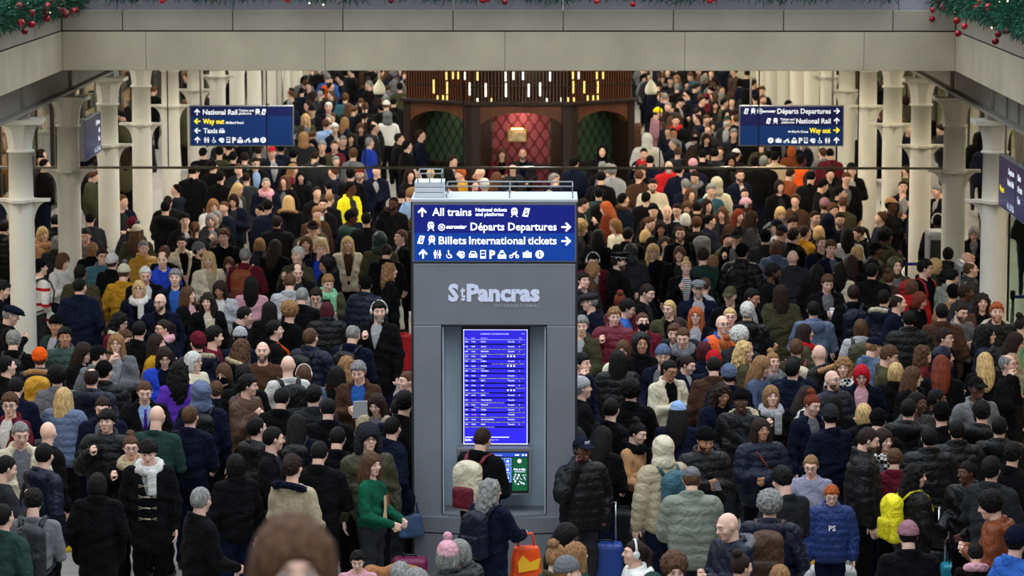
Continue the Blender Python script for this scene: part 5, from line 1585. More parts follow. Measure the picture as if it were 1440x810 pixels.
# ------------------------------------------------------------------ the crowd
# one line per person: x y (pixel of the crown of the head) yaw (0 faces the camera side, 180 away) hair colour top colour extras
PEOPLE = """
4 309 150 tx k P blk
60 319 30 bob y J tan sc:tan sh:tan
78 301 180 cr k P blk
82 332 180 bob g C dgy
57 363 120 cr k S wht bn:blk bp:blk band:red
86 355 60 bob b S wht p:phone
113 372 170 cr k J olv sk:m
111 391 150 cr k C nvy
129 341 180 bob l C blk
144 348 20 tx d P teal gl
158 350 160 cr b J blk pom:wht
173 365 170 cr b J must pom:crm
192 310 150 st b J olv pom:crm
202 338 20 cr g P must p:fold
233 282 180 cr k H blk
260 299 10 tx k J blk gl sh:lgy
257 327 0 bun k J crm sh:blk
281 339 80 cr k C blk bn:gry bd
229 353 0 bf b J rblu sh:rblu
232 345 180 cr b J blk
204 373 10 cr w J blk sh:wht
245 377 0 tx g J nvy sh:blu
226 412 -20 bald k J nvy gl bd sh:blk
196 395 0 bob y J nvy sc:wht gl
266 403 60 st b J blk sh:pnk
292 412 -10 wv d J blk sh:crm
294 354 0 st y J crm sh:beg
297 300 0 bob g J dgy
187 304 180 cr b J dgy bn:mar
171 273 60 cr b J nvy
126 298 180 cr k J dgy
118 319 0 cr d J blk
0 392 90 tx k J blk
299 279 20 st l J wht sh:pnk
304 296 0 bob g C blk
329 272 -10 bob d J nvy p:phone ph
333 257 60 st y J olv
374 250 10 cr g J nvy sc:pnk
376 280 180 cr k C nvy
389 303 180 cr d P blk
406 275 170 st y H blk fur:tan
454 278 0 cr d C blk bd sh:wht tie:blk
440 309 10 cr b H beg cap:blk
430 332 0 st b J blk
450 337 10 tx y J nvy sh:rblu
418 346 -30 tx w J olv
418 369 10 bf d J blk
462 357 -60 cr k C blk hood:blk sk:m
489 333 10 st y J crm sh:brn
493 294 80 cr k H dgn bn:blk sk:k
492 255 80 cr k J yel sk:k
553 277 -20 cr k C blk sk:k bd p:call
515 298 180 cr k J blk
534 325 180 cr k J olv hood:dgn
563 323 -60 cr b C blk
543 343 170 cr d C blk
549 370 90 wv l C blk
515 386 180 cr k P nvy bn:blk
576 262 120 tx l J lbl
565 266 180 cr k J nvy
460 383 20 tx l J olv sc:mint
444 402 0 tx d J gry gl
425 404 170 cr g C blk
407 384 180 cr b J lgy st:olv
362 335 180 bob l P nvy
385 337 160 st d C blk
345 348 170 cr g J mar bp:rust
319 320 -10 tx b J blk
305 335 10 tx b J blk h:1.6
321 361 0 st b J blk h:1.42
353 389 180 st k S pnk
310 394 -10 st d J lgy sk:m sh:wht
11 429 100 cr g C blk flat:nvy
18 463 180 tx g J blk bp:blk
56 487 180 cr b H nvy bn:org fur:tan bp:must
78 441 -10 cr k J dgn bn:blk sk:m
91 459 10 tx k P dgn sk:m
115 481 60 st d J blk p:phone
137 484 120 cr k J gry cap:blk
137 506 150 cr k P blk bn:blk
125 517 170 bf d H nvy
92 512 180 cu k J gry
87 545 160 st y P slt
168 470 0 st l J gry gl p:chin sh:lgy
175 461 60 tx b J rust h:1.62
166 439 60 wv k J mar gl sc:crm
195 451 170 cr k J blk
230 449 -60 pt d J nvy gl sc:pnk
216 470 70 st d J must
231 487 10 st d J rblu gl
251 508 170 wv k S pur
203 534 10 cr b C blk sh:lbl tie:pur
273 495 60 bob w H crm gl fur:beg
283 534 180 cr k J nvy hood:slt bp:blk p:down
286 465 -150 cr d H nvy bn:mar fur:beg
13 550 0 tx b J mar gl sh:wht
145 556 0 cr d J nvy
340 430 110 cr k J blk
380 424 180 st k J blk
408 422 160 cu l S blk
458 425 180 bob m P blk
387 449 100 tx k J blk st:org
437 461 150 cr b P nvy bp:blk
495 456 160 bf g J nvy bp:blk
532 421 10 tx k C blk bd hp:wht bdc:g h:1.86
369 480 0 bald k S brn bd
404 499 170 bald k S wht bp:blk
431 513 180 bob b H dgy hp:wht bp:blk
473 515 150 st k J slt sc:rust
503 504 -10 tx g J brn sh:blu p:phone
487 501 180 wv l J blk
531 553 -20 st d C beg p:phone
571 522 -60 cr b J nvy
347 525 90 tx k H brn
315 510 -20 bob b J blk mk:blk
305 534 180 tx b J nvy h:1.5
330 477 150 wv b H blk fur:beg
303 457 110 tx k S mar
342 511 180 tx k J blk
335 458 180 cr k J nvy bn:lgy
29 591 20 cr g J crm sh:gry
66 592 160 bald k J blk p:down
62 623 160 cr k H nvy
46 685 180 tx k S gry bp:dgy
150 575 -10 mop k P blk
184 606 10 bun b J blk gl sc:beg
208 615 0 mop k C blk sc:wht tog h:1.72
222 569 170 bald k S dgn
136 666 180 bob k C blk h:1.6
282 685 150 cr g C blk
3 640 120 cr k S dgy
5 708 150 cr k J dgn
362 586 130 cr k H blk
383 600 110 cr k J blk
330 639 -150 bob k J blk
412 637 150 tx d S beg hd:nvy
418 583 180 st k J nvy bp:blk
512 594 20 cr k H olv gl furhat:dgy
520 636 40 st b S grn p:fwd h:1.62
503 770 0 tx k S pnk h:1.3 n
565 788 180 tx g J dgy
818 278 90 pt d J blk
815 307 90 cu y C dgy
842 263 180 cr k J dgn bp:blk
855 283 -90 st o J dgy
853 301 160 st r J blk
871 307 -60 bob l S crm stripe:nvy
877 271 120 cr k J nvy sc:brn
845 240 170 tx k J blk bp:blk
861 230 160 tx g J lgy
898 238 180 cr b C brn
918 250 0 cr d H crm bd st:blk
942 226 10 bald k P red bd bdc:w
957 230 150 cr k C nvy
978 238 -20 tx d C blk sc:gry chk p:phone
999 257 10 tx g J teal
1008 248 180 cr k S crm hood:crm
1041 237 10 cr d C nvy bd sh:wht tie:mar h:1.82
919 285 10 cr k J blk bn:blk gl
939 288 0 bald k S blk gl
953 285 -20 pt d J blk gl
968 282 0 st b J blk
980 283 170 cr k P blk
962 300 180 bob w C blk
993 280 30 st d J brn
1019 291 -20 st b J dgy
1037 294 30 st r J brn
1047 277 90 cr k J gry bn:pnk hp:lgy sk:k
1057 297 110 wv d J dgy
1097 290 10 bob y J gry
1113 301 20 tx d J blk
1097 307 -120 cr d J lgy cap:nvy
1101 316 120 cr b J dgy cap:nvy
912 304 50 pt b J blk
929 311 0 st k J blk sk:m
904 323 150 bob y J blk h:1.5
957 317 0 cr b J blk bd hp:blk
979 303 170 tx b H blk bp:gry
882 319 160 cr k J blk
887 342 170 cr k J dgy hood:dgy
841 323 180 st k J blk
834 352 10 tx k J mar hp:wht
831 369 100 bob l J brn
868 355 90 cr d J blk police bd
921 343 10 st y C blk gl st:brn
952 347 -10 bob b J blk
966 361 0 bun y J blk sh:wht stripesh:nvy
987 347 170 tx d S dgn
1003 359 150 bob l J brn h:1.55
1039 322 0 cr k J blk cap:blk p:strap
1044 341 160 cr k P blk bn:blk bp:blk
1073 321 180 cr k J dgy bn:blk
1091 339 180 bob b J slt
1115 351 180 bald k J dgy
1086 369 90 tx k J blk sk:k bd
821 381 30 tx d J dgy p:call
906 398 60 cr d J blk
982 394 0 cr g J nvy flat:gry gl bd
992 390 150 tx b S lgy h:1.5
1029 402 -20 cr g J blk cap:olv
1053 404 60 cr k J blk sk:m
1116 319 120 tx d J blk
935 333 0 st d J blk h:1.55
1190 241 10 cr b J blk sh:gry p:strap
1128 216 120 cr k J dgy cap:blk sk:k vest:org
1160 277 180 cr b J dgy bn:rose
1171 284 40 tx b J blk
1163 299 180 cr k J nvy hood:nvy
1144 296 30 cr d J blk gl
1181 297 0 cr d J nvy gl bd
1268 254 0 cr d J nvy p:chin
1254 277 60 cr k C blk cap:tan sk:k p:chin
1320 259 -60 cr g C blk
1319 301 170 cr k J blk hp:wht sk:k
1370 317 -10 bob g C blk gl
1244 319 90 cu k J olv sk:k
1233 340 90 cr k H blk cap:blk sk:k
1210 317 -80 pt d J blk
1157 318 180 bob y J blk
1132 317 120 cr d J must
1153 332 20 pt b J nvy
1171 336 10 tx b J nvy sh:slt
1203 346 170 bob y J blk
1187 320 180 st k J lgy
1149 372 180 st k J blk
1163 383 10 tx b J blk p:phone cup
1183 369 180 st k J crm
1229 370 160 cr k C blk
1256 375 160 bun b J brn
1258 361 20 cr b J olv hood:olv
1294 363 80 tx k J blk gl bp:red
1312 363 90 bob y J dgn gl
1334 347 160 cr k P blk
1360 354 120 bald k J blk
1366 367 90 bf b P dgy
1337 377 130 cr k J sage
1282 393 180 bob b J red
1196 359 180 st d J blk
831 412 -90 cr g C nvy flat:dgy gl
867 430 10 tx l P mar
878 418 90 tx k J blu gl
872 407 180 bun r H mar fur:beg
900 440 10 pt b J mar mk:blk
899 467 10 cr k J blk hood:blk sk:m
817 442 0 tx g J olv
819 495 60 tx k J nvy p:call
878 493 180 st k P blk
879 479 -10 bob b J crm gl
942 422 -30 pt y J olv
979 432 -10 st o J blk gl sh:lgy
948 453 -10 tx b J blk bd
963 459 -10 cr b J blk sc:gry
958 446 180 cr d J dgy
1014 443 20 bald k J blu gl vest:org
1027 433 0 cr y J nvy gl
1051 423 170 tx w H blk
1040 457 150 cu w J dgy
1019 468 -160 bun o J red
991 481 180 bob m C nvy
1015 491 180 cr k J nvy bn:red
1004 501 180 cr k C brn
928 483 0 cr l J nvy bn:slt gl bd
940 505 30 pt k J crm gl sk:m sh:blk p:phone ph
960 499 60 pt d C nvy
1025 510 180 cr d J nvy bn:slt
1045 480 60 wv y J olv
1064 500 60 st l S slt
1091 490 20 bun l J gry sc:gry
1111 500 180 cr k J nvy
1098 400 180 st d C olv
1014 538 20 wv d J nvy sk:m p:phone cup
1041 545 0 cr k H blk bn:blk sk:k fur:beg
1089 543 10 bob l J blk sc:lgy
953 563 170 st k J nvy bn:lbl
888 531 160 cu k J blk
819 528 100 cr g J blk bn:lgy
1115 476 180 cr b J olv bp:crm
1144 423 180 cr k H slt
1133 456 90 st d J olv sc:red
1154 484 -150 bald k H blk gl fur:tan
1167 520 40 bald k P nvy gl bd
1184 502 -10 wv l J wht sc:gry chk
1214 512 -5 bob R J nvy gl sh:pnk
1200 400 180 cr d J blk bp:nvy
1211 449 170 bob b J lgy bp:olv
1226 472 120 cr l J slt cap:nvy
1247 483 80 tx b J olv gl n
1257 510 160 bob y J blk
1282 516 80 st b C blk gl
1262 413 90 bf d C nvy
1291 410 60 bob r C blk
1280 436 180 cr k P blk
1349 424 30 cr d S gry bd p:phone ph n
1330 460 60 tx d J blk gl
1329 486 90 cr k J nvy hood:nvy bd
1324 500 170 st r J blk p:phone ph
1300 486 80 wv b J mar
1380 413 0 wv d J brn
1404 424 0 tx o H blk bd fur:crm
1392 459 70 wv k P nvy gl
1422 467 80 st d J beg gl
1436 439 100 bun d S mint
1386 496 180 st y C blk
1419 498 60 bf g C blk gl p:call
1374 529 20 cr k J gry cap:blk gl sk:k
1289 551 60 cr k H dgy sk:k
1316 547 90 cr k J blk sk:k
1322 564 180 cr k J blk bn:blk
1214 568 180 bob y J blk
1167 567 180 cr k J nvy bn:dgy
1142 546 40 bun r J nvy n
1118 505 150 cr k J nvy
1382 562 180 tx k H blk
1340 398 180 cr k J tan bn:blk
1358 399 90 cr d C dgy sk:k sh:lgy
1323 426 180 cr k J brn
1244 407 150 cr k H nvy fur:crm
819 614 30 cr k P blk cap:nvy sk:k p:call
893 586 60 bun k S tan sc:blk p:fwd n
990 597 20 cr k P blk bn:blk bd sk:m p:phone ph
973 655 180 cr b P sage cap:gry
932 612 180 cr k P beg hood:crm bp:teal
1028 718 -60 bald k H nvy fur:gry p:phone n
1071 589 20 st d P nvy st:rust sk:m p:fold
1083 687 170 cu g H nvy bp:brn
1103 653 -150 tx k S dgy
1041 771 120 bun d C blk
947 773 10 cu b J brn n
889 760 -80 pt d H wht hp:wht
793 735 60 st k J blk sk:k
785 757 150 bun l J olv
811 763 120 st l J dgn
796 780 100 cr l J gry bn:gry
1096 795 10 bob l J blk
918 803 180 cr k J dgn bn:dgn
676 601 150 cr d C blk bp:crm p:phone ph
689 674 112 wv g C nvy gl bp:nvy p:reach h:1.6
648 758 -60 bob g H dgy p:phone ph
630 750 180 bob g H blk pom:pnk
586 800 90 bob g J blk
1141 638 -10 pt l S lav gl p:fwd h:1.575
1169 678 0 tx o P dbl gl h:1.42 n p:down
1216 600 90 cr d P blk bd h:1.84
1243 603 30 st d J dgy sc:gry chk
1265 629 170 tx b J mar h:1.55
1286 653 80 wv k P blk bp:yel
1278 731 180 cr k C blk bn:rose
1363 641 -70 bun k H blk sk:k p:fwd
1395 688 -100 cu k H rust n
1376 762 180 tx k J blk sc:pnk h:1.35
1430 738 150 cr k J blu bn:nvy
1130 543 100 st d P wht bp:blk
1170 555 180 st k C blk
1234 573 160 cr k J blk bn:blk
1280 560 160 cr k H blk
1345 590 180 cr k P blk f
1300 600 180 cr k P blk f
1405 585 170 cr k H blk f
1425 620 160 tx k J blk f
1395 640 150 tx k J dgy f
860 560 160 cr k J blk f
845 600 150 st k J blk f
560 560 -170 cr k C nvy f
552 586 150 cr k C nvy
568 548 160 tx k J blk f
265 570 160 cr b J nvy f
460 560 180 cr k J blk f
450 620 170 cr k C blk f
480 600 170 cr k J blk f
395 545 170 cr k J blk f
440 540 160 tx k J dgy f
10 500 120 cr k J blk f
25 530 170 cr k J nvy f
357 220 20 cr d J blk sh:lbl
343 213 180 tx d J gry
383 205 0 cr b J nvy cap:red
412 230 60 st l J mar
423 240 0 st k H blk fur:dgy
453 197 0 tx g J olv sh:blk
470 197 0 cr b J mar
471 172 10 cr b J nvy bn:wht
458 167 180 cr b J lbl
430 160 0 st y J olv
460 143 0 tx w J blk gl
427 185 180 cr b J dgy hood:tan
441 147 0 cr b J blk bn:blk
427 107 180 bob k P gry
460 102 180 tx g J blu bp:org
285 207 160 cr k J blk
330 212 170 cr k J blk
395 200 180 cr k J nvy
413 208 170 cr k J blk bn:blk
300 225 150 cr k J blk
270 232 170 cr k C blk
310 240 160 cr k C blk
482 190 20 cr g J blk
493 187 10 st d J blk
513 143 180 tx b J blk
490 145 180 st b J dgy
485 130 170 tx b J teal
555 111 180 cr g J gry hood:gry
545 155 180 cr k S wht hood:gry
543 140 180 cr b J blk bn:wht
553 137 180 cr k J blk
527 172 90 bf d J dgy
520 193 120 cr g J rblu
497 207 180 tx b J gry
562 187 90 cr d P blk
573 197 120 cr k J blk
592 182 90 cr d J nvy bp:slt
508 172 0 st b J dgy
493 235 180 tx k J blk
506 233 0 tx r J nvy bd
605 237 180 pt y S mint
605 252 170 bob l S mint h:1.4
672 235 -80 bald k J mar p:call
682 250 160 tx w J dgy
697 242 150 st b J nvy
780 243 60 tx g J nvy p:call
637 217 60 tx d J blk
650 235 -60 tx o J must
808 219 150 tx k J nvy
847 203 0 cr k J blk hood:blk
847 227 180 cr g J blk bp:blk
857 229 170 cr g J gry
905 208 0 cr k J nvy sc:red
914 218 170 cr k J nvy
910 187 180 cr k P wht hood:wht bp:crm
897 173 100 wv b J brn
950 162 0 cr d J blk sc:red
947 180 0 cr k J nvy sk:m
955 135 60 cr k J blk bn:blk
943 107 0 cr d C blk sh:dgy
930 103 10 tx b J gry
952 105 -10 st l J blk
923 150 100 cr b J rose bn:yel
972 100 -30 tx b P teal p:phone
987 135 60 cr d J blk
1005 142 20 st d J blk
993 130 180 cr k J mar bn:mar
1032 153 150 cr d J tan
1022 162 -30 cr d J dgy cap:dgn mk:wht
1002 170 10 st d J gry gl
978 183 0 st d J lgy mk:blk
993 187 10 st d J blk
1032 180 0 tx g C dgy gl
1033 208 150 cr d J blk cap:wht
1028 217 10 cr k J blk hood:blk sk:m
988 210 180 cr k J blk
1005 207 170 tx k J dgy
972 222 180 cr d J nvy bn:pnk
1072 120 0 tx b J blk
1073 133 30 cr b J blk bd
1107 140 60 cr k J nvy
1113 205 150 bob o J rust
1110 233 120 bun d J rust
1073 218 180 tx g J blk
1063 220 170 cr k J blk
1090 212 160 cr k J beg
1157 207 -150 cr b J gry bp:blk
1167 208 180 cr k J mar
1197 228 30 cr k J blk bn:blk
1140 240 160 cr k C blk
1180 262 90 cr k J blk
1155 250 100 tx k J blk
"""
SEATED = """
706 212 0 wv b J mar
735 210 0 bald k J dgy bd
"""
def parse(txt):
    out = []
    for ln in txt.strip().splitlines():
        t = ln.split()
        if not t: continue
        p = dict(x=float(t[0]), y=float(t[1]), yaw=float(t[2]), hair=t[3], hc=t[4], top=t[5], tc=t[6], ex={})
        for e in t[7:]:
            a, _, b = e.partition(':'); p['ex'][a] = b or True
        out.append(p)
    return out
people = parse(PEOPLE)
FEM = ('st', 'wv', 'bob', 'pt', 'bun')
pr = random.Random(21)
for p in people:
    e = p['ex']
    p['h'] = float(e['h']) if 'h' in e else ((1.66 if p['hair'] in FEM else 1.77) + pr.uniform(-.05, .05))
    p['free'] = 0.0 if ('h' in e and p['h'] < 1.58) else .15
    p['h0'] = p['h']
    p['hat'] = next((k for k in ('bn', 'pom', 'cap', 'flat', 'police', 'furhat', 'hood') if k in e), None)
    p['lift'] = {'bn': .03, 'pom': .08, 'cap': .02, 'flat': .01, 'police': .02, 'furhat': .05, 'hood': .03, None: {'bun': .055, 'cu': .03, 'tx': .025, 'mop': .02}.get(p['hair'], .005)}[p['hat']]
    p['px0'] = p['x']
def locate(p):
    g = at_z(p['x'], p['y'], p['h'] + p['lift'])
    p['pos'] = (g.x, g.y)
for p in people: locate(p)
# nobody inside the kiosk, the columns or a neighbour: vary heights a little (distance along the view), nudge sideways
obst = [(kc.x - .55, KD + .38, .62), (kc.x, KD + .38, .62), (kc.x + .55, KD + .38, .62)] + [(X, D0 + SP * n, .42) for X in (CXL, CXR) for n in range(12)]
N = len(people)
A_h = np.array([p['h'] for p in people]); A_h0 = A_h.copy(); A_f = np.array([p['free'] for p in people])
A_x = np.array([p['x'] for p in people]); A_x0 = A_x.copy(); A_y = np.array([p['y'] for p in people]); A_l = np.array([p['lift'] for p in people])
small = np.array([p['h0'] < 1.58 for p in people])
Rr = np.where(small, .42, .54)
cl = np.array(cam.location); rF, rR, rU = (np.array(v) for v in (C_F, C_R, C_U))
def pos_all():
    r = rF[None] + rR[None] * ((A_x - 720) / F)[:, None] - rU[None] * ((A_y - 405) / F)[:, None]
    t = (A_h + A_l - HCAM) / r[:, 2]
    return cl[None, :2] + r[:, :2] * t[:, None]
for it in range(420):
    P_ = pos_all()
    d = P_[:, None] - P_[None]; D = np.sqrt((d ** 2).sum(2)) + np.eye(N) * 9
    need = (Rr[:, None] + Rr[None]) / 2
    ov = np.maximum(need - D, 0); u = d / (D[:, :, None] + 1e-6)
    push = (u * ov[:, :, None]).sum(1)
    for ox, oy, orr in obst:
        q = P_ - np.array([ox, oy]); L = np.sqrt((q ** 2).sum(1)) + 1e-6
        push += (q / L[:, None]) * np.maximum(orr - L, 0)[:, None] * 3
    # away along the view by being shorter, nearer by being taller
    dist = P_[:, 1]
    A_h += np.clip(-push[:, 1] * 5.3 / dist * .6, -.012, .012) + (A_h0 - A_h) * .004
    A_h = np.clip(A_h, A_h0 - A_f, A_h0 + A_f)
    A_x += np.clip(push[:, 0] * F / dist * .25, -1.2, 1.2) + (A_x0 - A_x) * .01
    A_x = np.clip(A_x, A_x0 - 12, A_x0 + 12)
P_ = pos_all()
Dm = np.sqrt(((P_[:, None] - P_[None]) ** 2).sum(2)) + np.eye(N) * 9
for i, p in enumerate(people):
    p['mind'] = float(min(Dm[i]))
    p['h'] = float(A_h[i]); p['x'] = float(A_x[i]); p['pos'] = (float(P_[i, 0]), float(P_[i, 1]))

people = [p for p in people if not ('f' in p['ex'] and p['mind'] < .44)]
# a few more heads deep in the hall, where the photograph shows only a dense dark crowd
fr2 = random.Random(5)
fill = []
for yy in np.arange(51, 108, .95):
    for xx in np.arange(CXL + .7, CXR - .5, .85):
        x_, y_ = xx + fr2.uniform(-.25, .25), yy + fr2.uniform(-.25, .25)
        if bc.x - 3.2 < x_ < bc.x + 3.2 and y_ > 62.5: continue
        if any((x_ - ox) ** 2 + (y_ - oy) ** 2 < (orr + .12) ** 2 for ox, oy, orr in obst): continue
        if y_ > 96.8 and (x_ < -6.4 or x_ > 4.6): continue
        if any((x_ - p['pos'][0]) ** 2 + (y_ - p['pos'][1]) ** 2 < .62 ** 2 for p in people): continue
        if y_ < 62 and fr2.random() < .35: continue
        if fr2.random() < .24: continue
        fill.append(dict(x=0, y=0, px0=0, yaw=fr2.choice([180, 170, 150, -160, 100, -90, 20, 0, -20]), hair=fr2.choice(['cr', 'tx', 'cr', 'st', 'bob', 'cr', 'pt']), hc=fr2.choice('kkddkdbbgl'),
                         top=fr2.choice('JHPCJ'), tc=fr2.choice(['blk', 'blk', 'nvy', 'dgy', 'blk', 'blk', 'olv', 'nvy', 'brn', 'gry']), ex={}, h=fr2.uniform(1.58, 1.76), h0=1.7, hat=None, lift=.005, pos=(x_, y_), free=0))
for yy in np.arange(34.6, 50, .9):                 # the same crowd goes on behind the kiosk
    for xx in np.arange(kc.x - 1.5, kc.x + 1.6, .75):
        x_, y_ = xx + fr2.uniform(-.15, .15), yy + fr2.uniform(-.15, .15)
        ppx = 720 + F * (Vector((x_, y_, 1.66 - HCAM)).dot(C_R)) / (Vector((x_, y_, 1.66 - HCAM)).dot(C_F)); ppy = 405 - F * (Vector((x_, y_, 1.66 - HCAM)).dot(C_U)) / (Vector((x_, y_, 1.66 - HCAM)).dot(C_F))
        if not (597 < ppx < 793 and ppy > 296): continue
        if any((x_ - p['pos'][0]) ** 2 + (y_ - p['pos'][1]) ** 2 < .6 ** 2 for p in people): continue
        fill.append(dict(x=0, y=0, px0=0, yaw=fr2.choice([180, 170, 150, -160, 0, -20]), hair=fr2.choice(['cr', 'tx', 'st', 'bob']), hc=fr2.choice('kddbl'), top=fr2.choice('JHPC'),
                         tc=fr2.choice(['blk', 'nvy', 'dgy', 'olv']), ex={}, h=fr2.uniform(1.56, 1.66), h0=1.62, hat=None, lift=.005, pos=(x_, y_), free=0))
side_fill = []
for (x0, x1) in ((WXL + 1.0, CXL - .5), (CXR + .5, WXR - 1.0)):
    for yy in np.arange(50, 92, 1.7):
        for xx in np.arange(x0, x1, 1.2):
            if fr2.random() < .5 or (yy < 55 and xx > 0): continue
            side_fill.append(dict(x=0, y=0, px0=0, yaw=fr2.choice([180, 150, -160, 100, -90, 20]), hair=fr2.choice(['cr', 'tx', 'st', 'bob']), hc=fr2.choice('kkddbb'), top=fr2.choice('JHPC'),
                                  tc=fr2.choice(['blk', 'blk', 'nvy', 'dgy', 'olv']), ex={}, h=fr2.uniform(1.6, 1.78), h0=1.7, hat=None, lift=.005, pos=(xx + fr2.uniform(-.3, .3), yy + fr2.uniform(-.4, .4)), free=0))

def stripe_mat(nm, c2, period, duty):
    if nm in MATS: return MATS[nm]
    m = mat(nm, src='object', rough=.9, spec=.1); t = m.node_tree; b = t.nodes['Principled BSDF']
    oi = next(n for n in t.nodes if n.type == 'OBJECT_INFO')
    tcn = t.nodes.new('ShaderNodeTexCoord'); sp = t.nodes.new('ShaderNodeSeparateXYZ'); t.links.new(tcn.outputs['Object'], sp.inputs[0])
    a = t.nodes.new('ShaderNodeMath'); a.operation = 'DIVIDE'; a.inputs[1].default_value = period; t.links.new(sp.outputs['Z'], a.inputs[0])
    f_ = t.nodes.new('ShaderNodeMath'); f_.operation = 'FRACT'; t.links.new(a.outputs[0], f_.inputs[0])
    l = t.nodes.new('ShaderNodeMath'); l.operation = 'LESS_THAN'; l.inputs[1].default_value = duty; t.links.new(f_.outputs[0], l.inputs[0])
    mx = t.nodes.new('ShaderNodeMixRGB'); mx.inputs[2].default_value = lin(c2); t.links.new(l.outputs[0], mx.inputs[0]); t.links.new(oi.outputs['Color'], mx.inputs[1])
    t.links.new(mx.outputs[0], b.inputs['Base Color'])
    return m
def check_mat():
    m = mat('check_cloth', (200, 198, 194), .95, spec=.1); t = m.node_tree
    ck = t.nodes.new('ShaderNodeTexChecker'); ck.inputs['Scale'].default_value = 28; ck.inputs['Color1'].default_value = lin((205, 203, 198)); ck.inputs['Color2'].default_value = lin((24, 24, 26))
    tcn = t.nodes.new('ShaderNodeTexCoord'); t.links.new(tcn.outputs['Object'], ck.inputs['Vector']); t.links.new(ck.outputs[0], t.nodes['Principled BSDF'].inputs['Base Color'])
    return m
CHECK = check_mat()
POBJ = {}
# ---- assembling one person
HATC = {'bn': 'beanie', 'pom': 'beanie', 'cap': 'cap', 'flat': 'flat', 'police': 'police', 'furhat': 'furhat', 'hood': 'hood'}
def pieces(p, sit=False):
    """list of (part name, mesh key, materials, colour, in head space)"""
    e = p['ex']; out = []
    pose = e.get('p') or p['pose']; hd = p['head']
    sk = lin(SKIN[e.get('sk', 'a')]); j = p['jit']
    sk = tuple(min(1, v * (1 + .18 * (j - .5))) for v in sk[:3]) + (1,)
    out.append(('person', ('body', pose, hd[0], hd[1], sit), BODYM, sk, False))
    tm = {'P': M_NYLON, 'H': M_NYLON, 'J': M_WOOL, 'C': M_WOOL, 'S': M_KNIT}[p['top']]
    tn = {'P': 'puffer_jacket', 'H': 'hooded_jacket', 'J': 'jacket', 'C': 'coat', 'S': 'sweater'}[p['top']]
    tcol = lin(PAL[p['tc']]); jj = .82 + .36 * p['jit2']
    tcol = tuple(v * jj for v in tcol[:3]) + (1,)
    if 'stripe' in e: tm = stripe_mat('striped_knit', PAL[e['stripe']], .035, .3)
    if 'band' in e: tm = stripe_mat('banded_cloth', PAL[e['band']], .22, .2)
    out.append((tn, ('top', p['top'], pose, sit), [tm], tcol, False))
    if p['top'] in 'JC':
        shc = e.get('sh') or ['blk', 'dgy', 'gry', 'nvy', 'lgy'][int(p['jit'] * 4.99)]
        out.append(('shirt', ('shirt',), [stripe_mat('striped_shirt', PAL[e['stripesh']], .03, .45) if 'stripesh' in e else M_KNIT], lin(PAL[shc]), 'torso'))
        if 'tie' in e: out.append(('tie', ('misc', 'tie'), [M_WOOL], lin(PAL[e['tie']]), 'torso'))
    out.append(('trousers', ('trousers', sit), [M_DENIM], lin(PAL[['blk', 'nvy', 'dgy', 'nvy', 'blk', 'blk'][int(p['jit2'] * 5.99)]]), False))
    out.append(('shoe', ('shoe', -1, sit), [M_SHOE], None, False)); out.append(('shoe', ('shoe', 1, sit), [M_SHOE], None, False))
    hcol = lin(HAIRC[p['hc']])
    hat = p['hat']; hair = p['hair']
    if hair != 'bald' and hat != 'hood' and hat != 'furhat':
        hs = hair
        if hat and hair in ('tx', 'mop', 'cu', 'bf'): hs = 'cr'
        if hat and hair == 'bun': hs = 'bob'
        if hat and hs != 'cr': hs += '_h'
        out.append(('hair', ('hair', hs), [M_HAIR], hcol, True))
    if hat:
        hm = {'bn': M_KNIT, 'pom': M_KNIT, 'cap': M_WOOL, 'flat': M_WOOL, 'police': M_WOOL, 'furhat': M_FUR, 'hood': M_NYLON}[hat]
        hc_ = 'blk' if hat == 'police' else e[hat]
        nm = {'bn': 'beanie', 'pom': 'bobble_hat', 'cap': 'baseball_cap', 'flat': 'flat_cap', 'police': 'police_cap', 'furhat': 'fur_hat', 'hood': 'hood'}[hat]
        out.append((nm, ('hat', HATC[hat]), [hm], lin(PAL[hc_]), True))
        if hat == 'pom': out.append(('bobble', ('misc', 'pom'), [M_FUR], lin(PAL['gry' if hc_ == 'crm' else hc_]), True))
    if 'bd' in e:
        out.append(('beard', ('misc', 'beard'), [M_HAIR], tuple(.72 * a_ + .28 * b_ * .45 for a_, b_ in zip(lin(HAIRC[e.get('bdc', 'd' if p['hair'] == 'bald' else p['hc'])]), sk)), True))
    if 'mk' in e: out.append(('face_mask', ('misc', 'mask'), [M_WOOL], lin(PAL[e['mk']]), True))
    if 'gl' in e: out.append(('glasses', ('misc', 'glasses'), [M_PLASTIC], lin((24, 22, 22)), True))
    if 'hp' in e: out.append(('headphones', ('misc', 'phones'), [M_PLASTIC], lin(PAL[e['hp']]), True))
    if 'sc' in e: out.append(('scarf', ('misc', 'scarf'), [CHECK if 'chk' in e else M_KNIT], lin(PAL[e['sc']]), False))
    if 'fur' in e: out.append(('fur_trim', ('misc', 'fur'), [M_FUR], lin(PAL[e['fur']]), False))
    if 'hd' in e: out.append(('hood_collar', ('misc', 'fur'), [M_WOOL], lin(PAL[e['hd']]), False))
    if 'vest' in e: out.append(('safety_vest', ('misc', 'vest'), [M_NYLON], lin(PAL[e['vest']]), False))
    if 'st' in e: out.append(('bag_strap', ('misc', 'strap'), [M_WOOL], lin(PAL[e['st']]), False))
    if 'tog' in e: out.append(('toggles', ('misc', 'toggles'), [M_PLASTIC], lin(PAL['beg']), False))
    return out

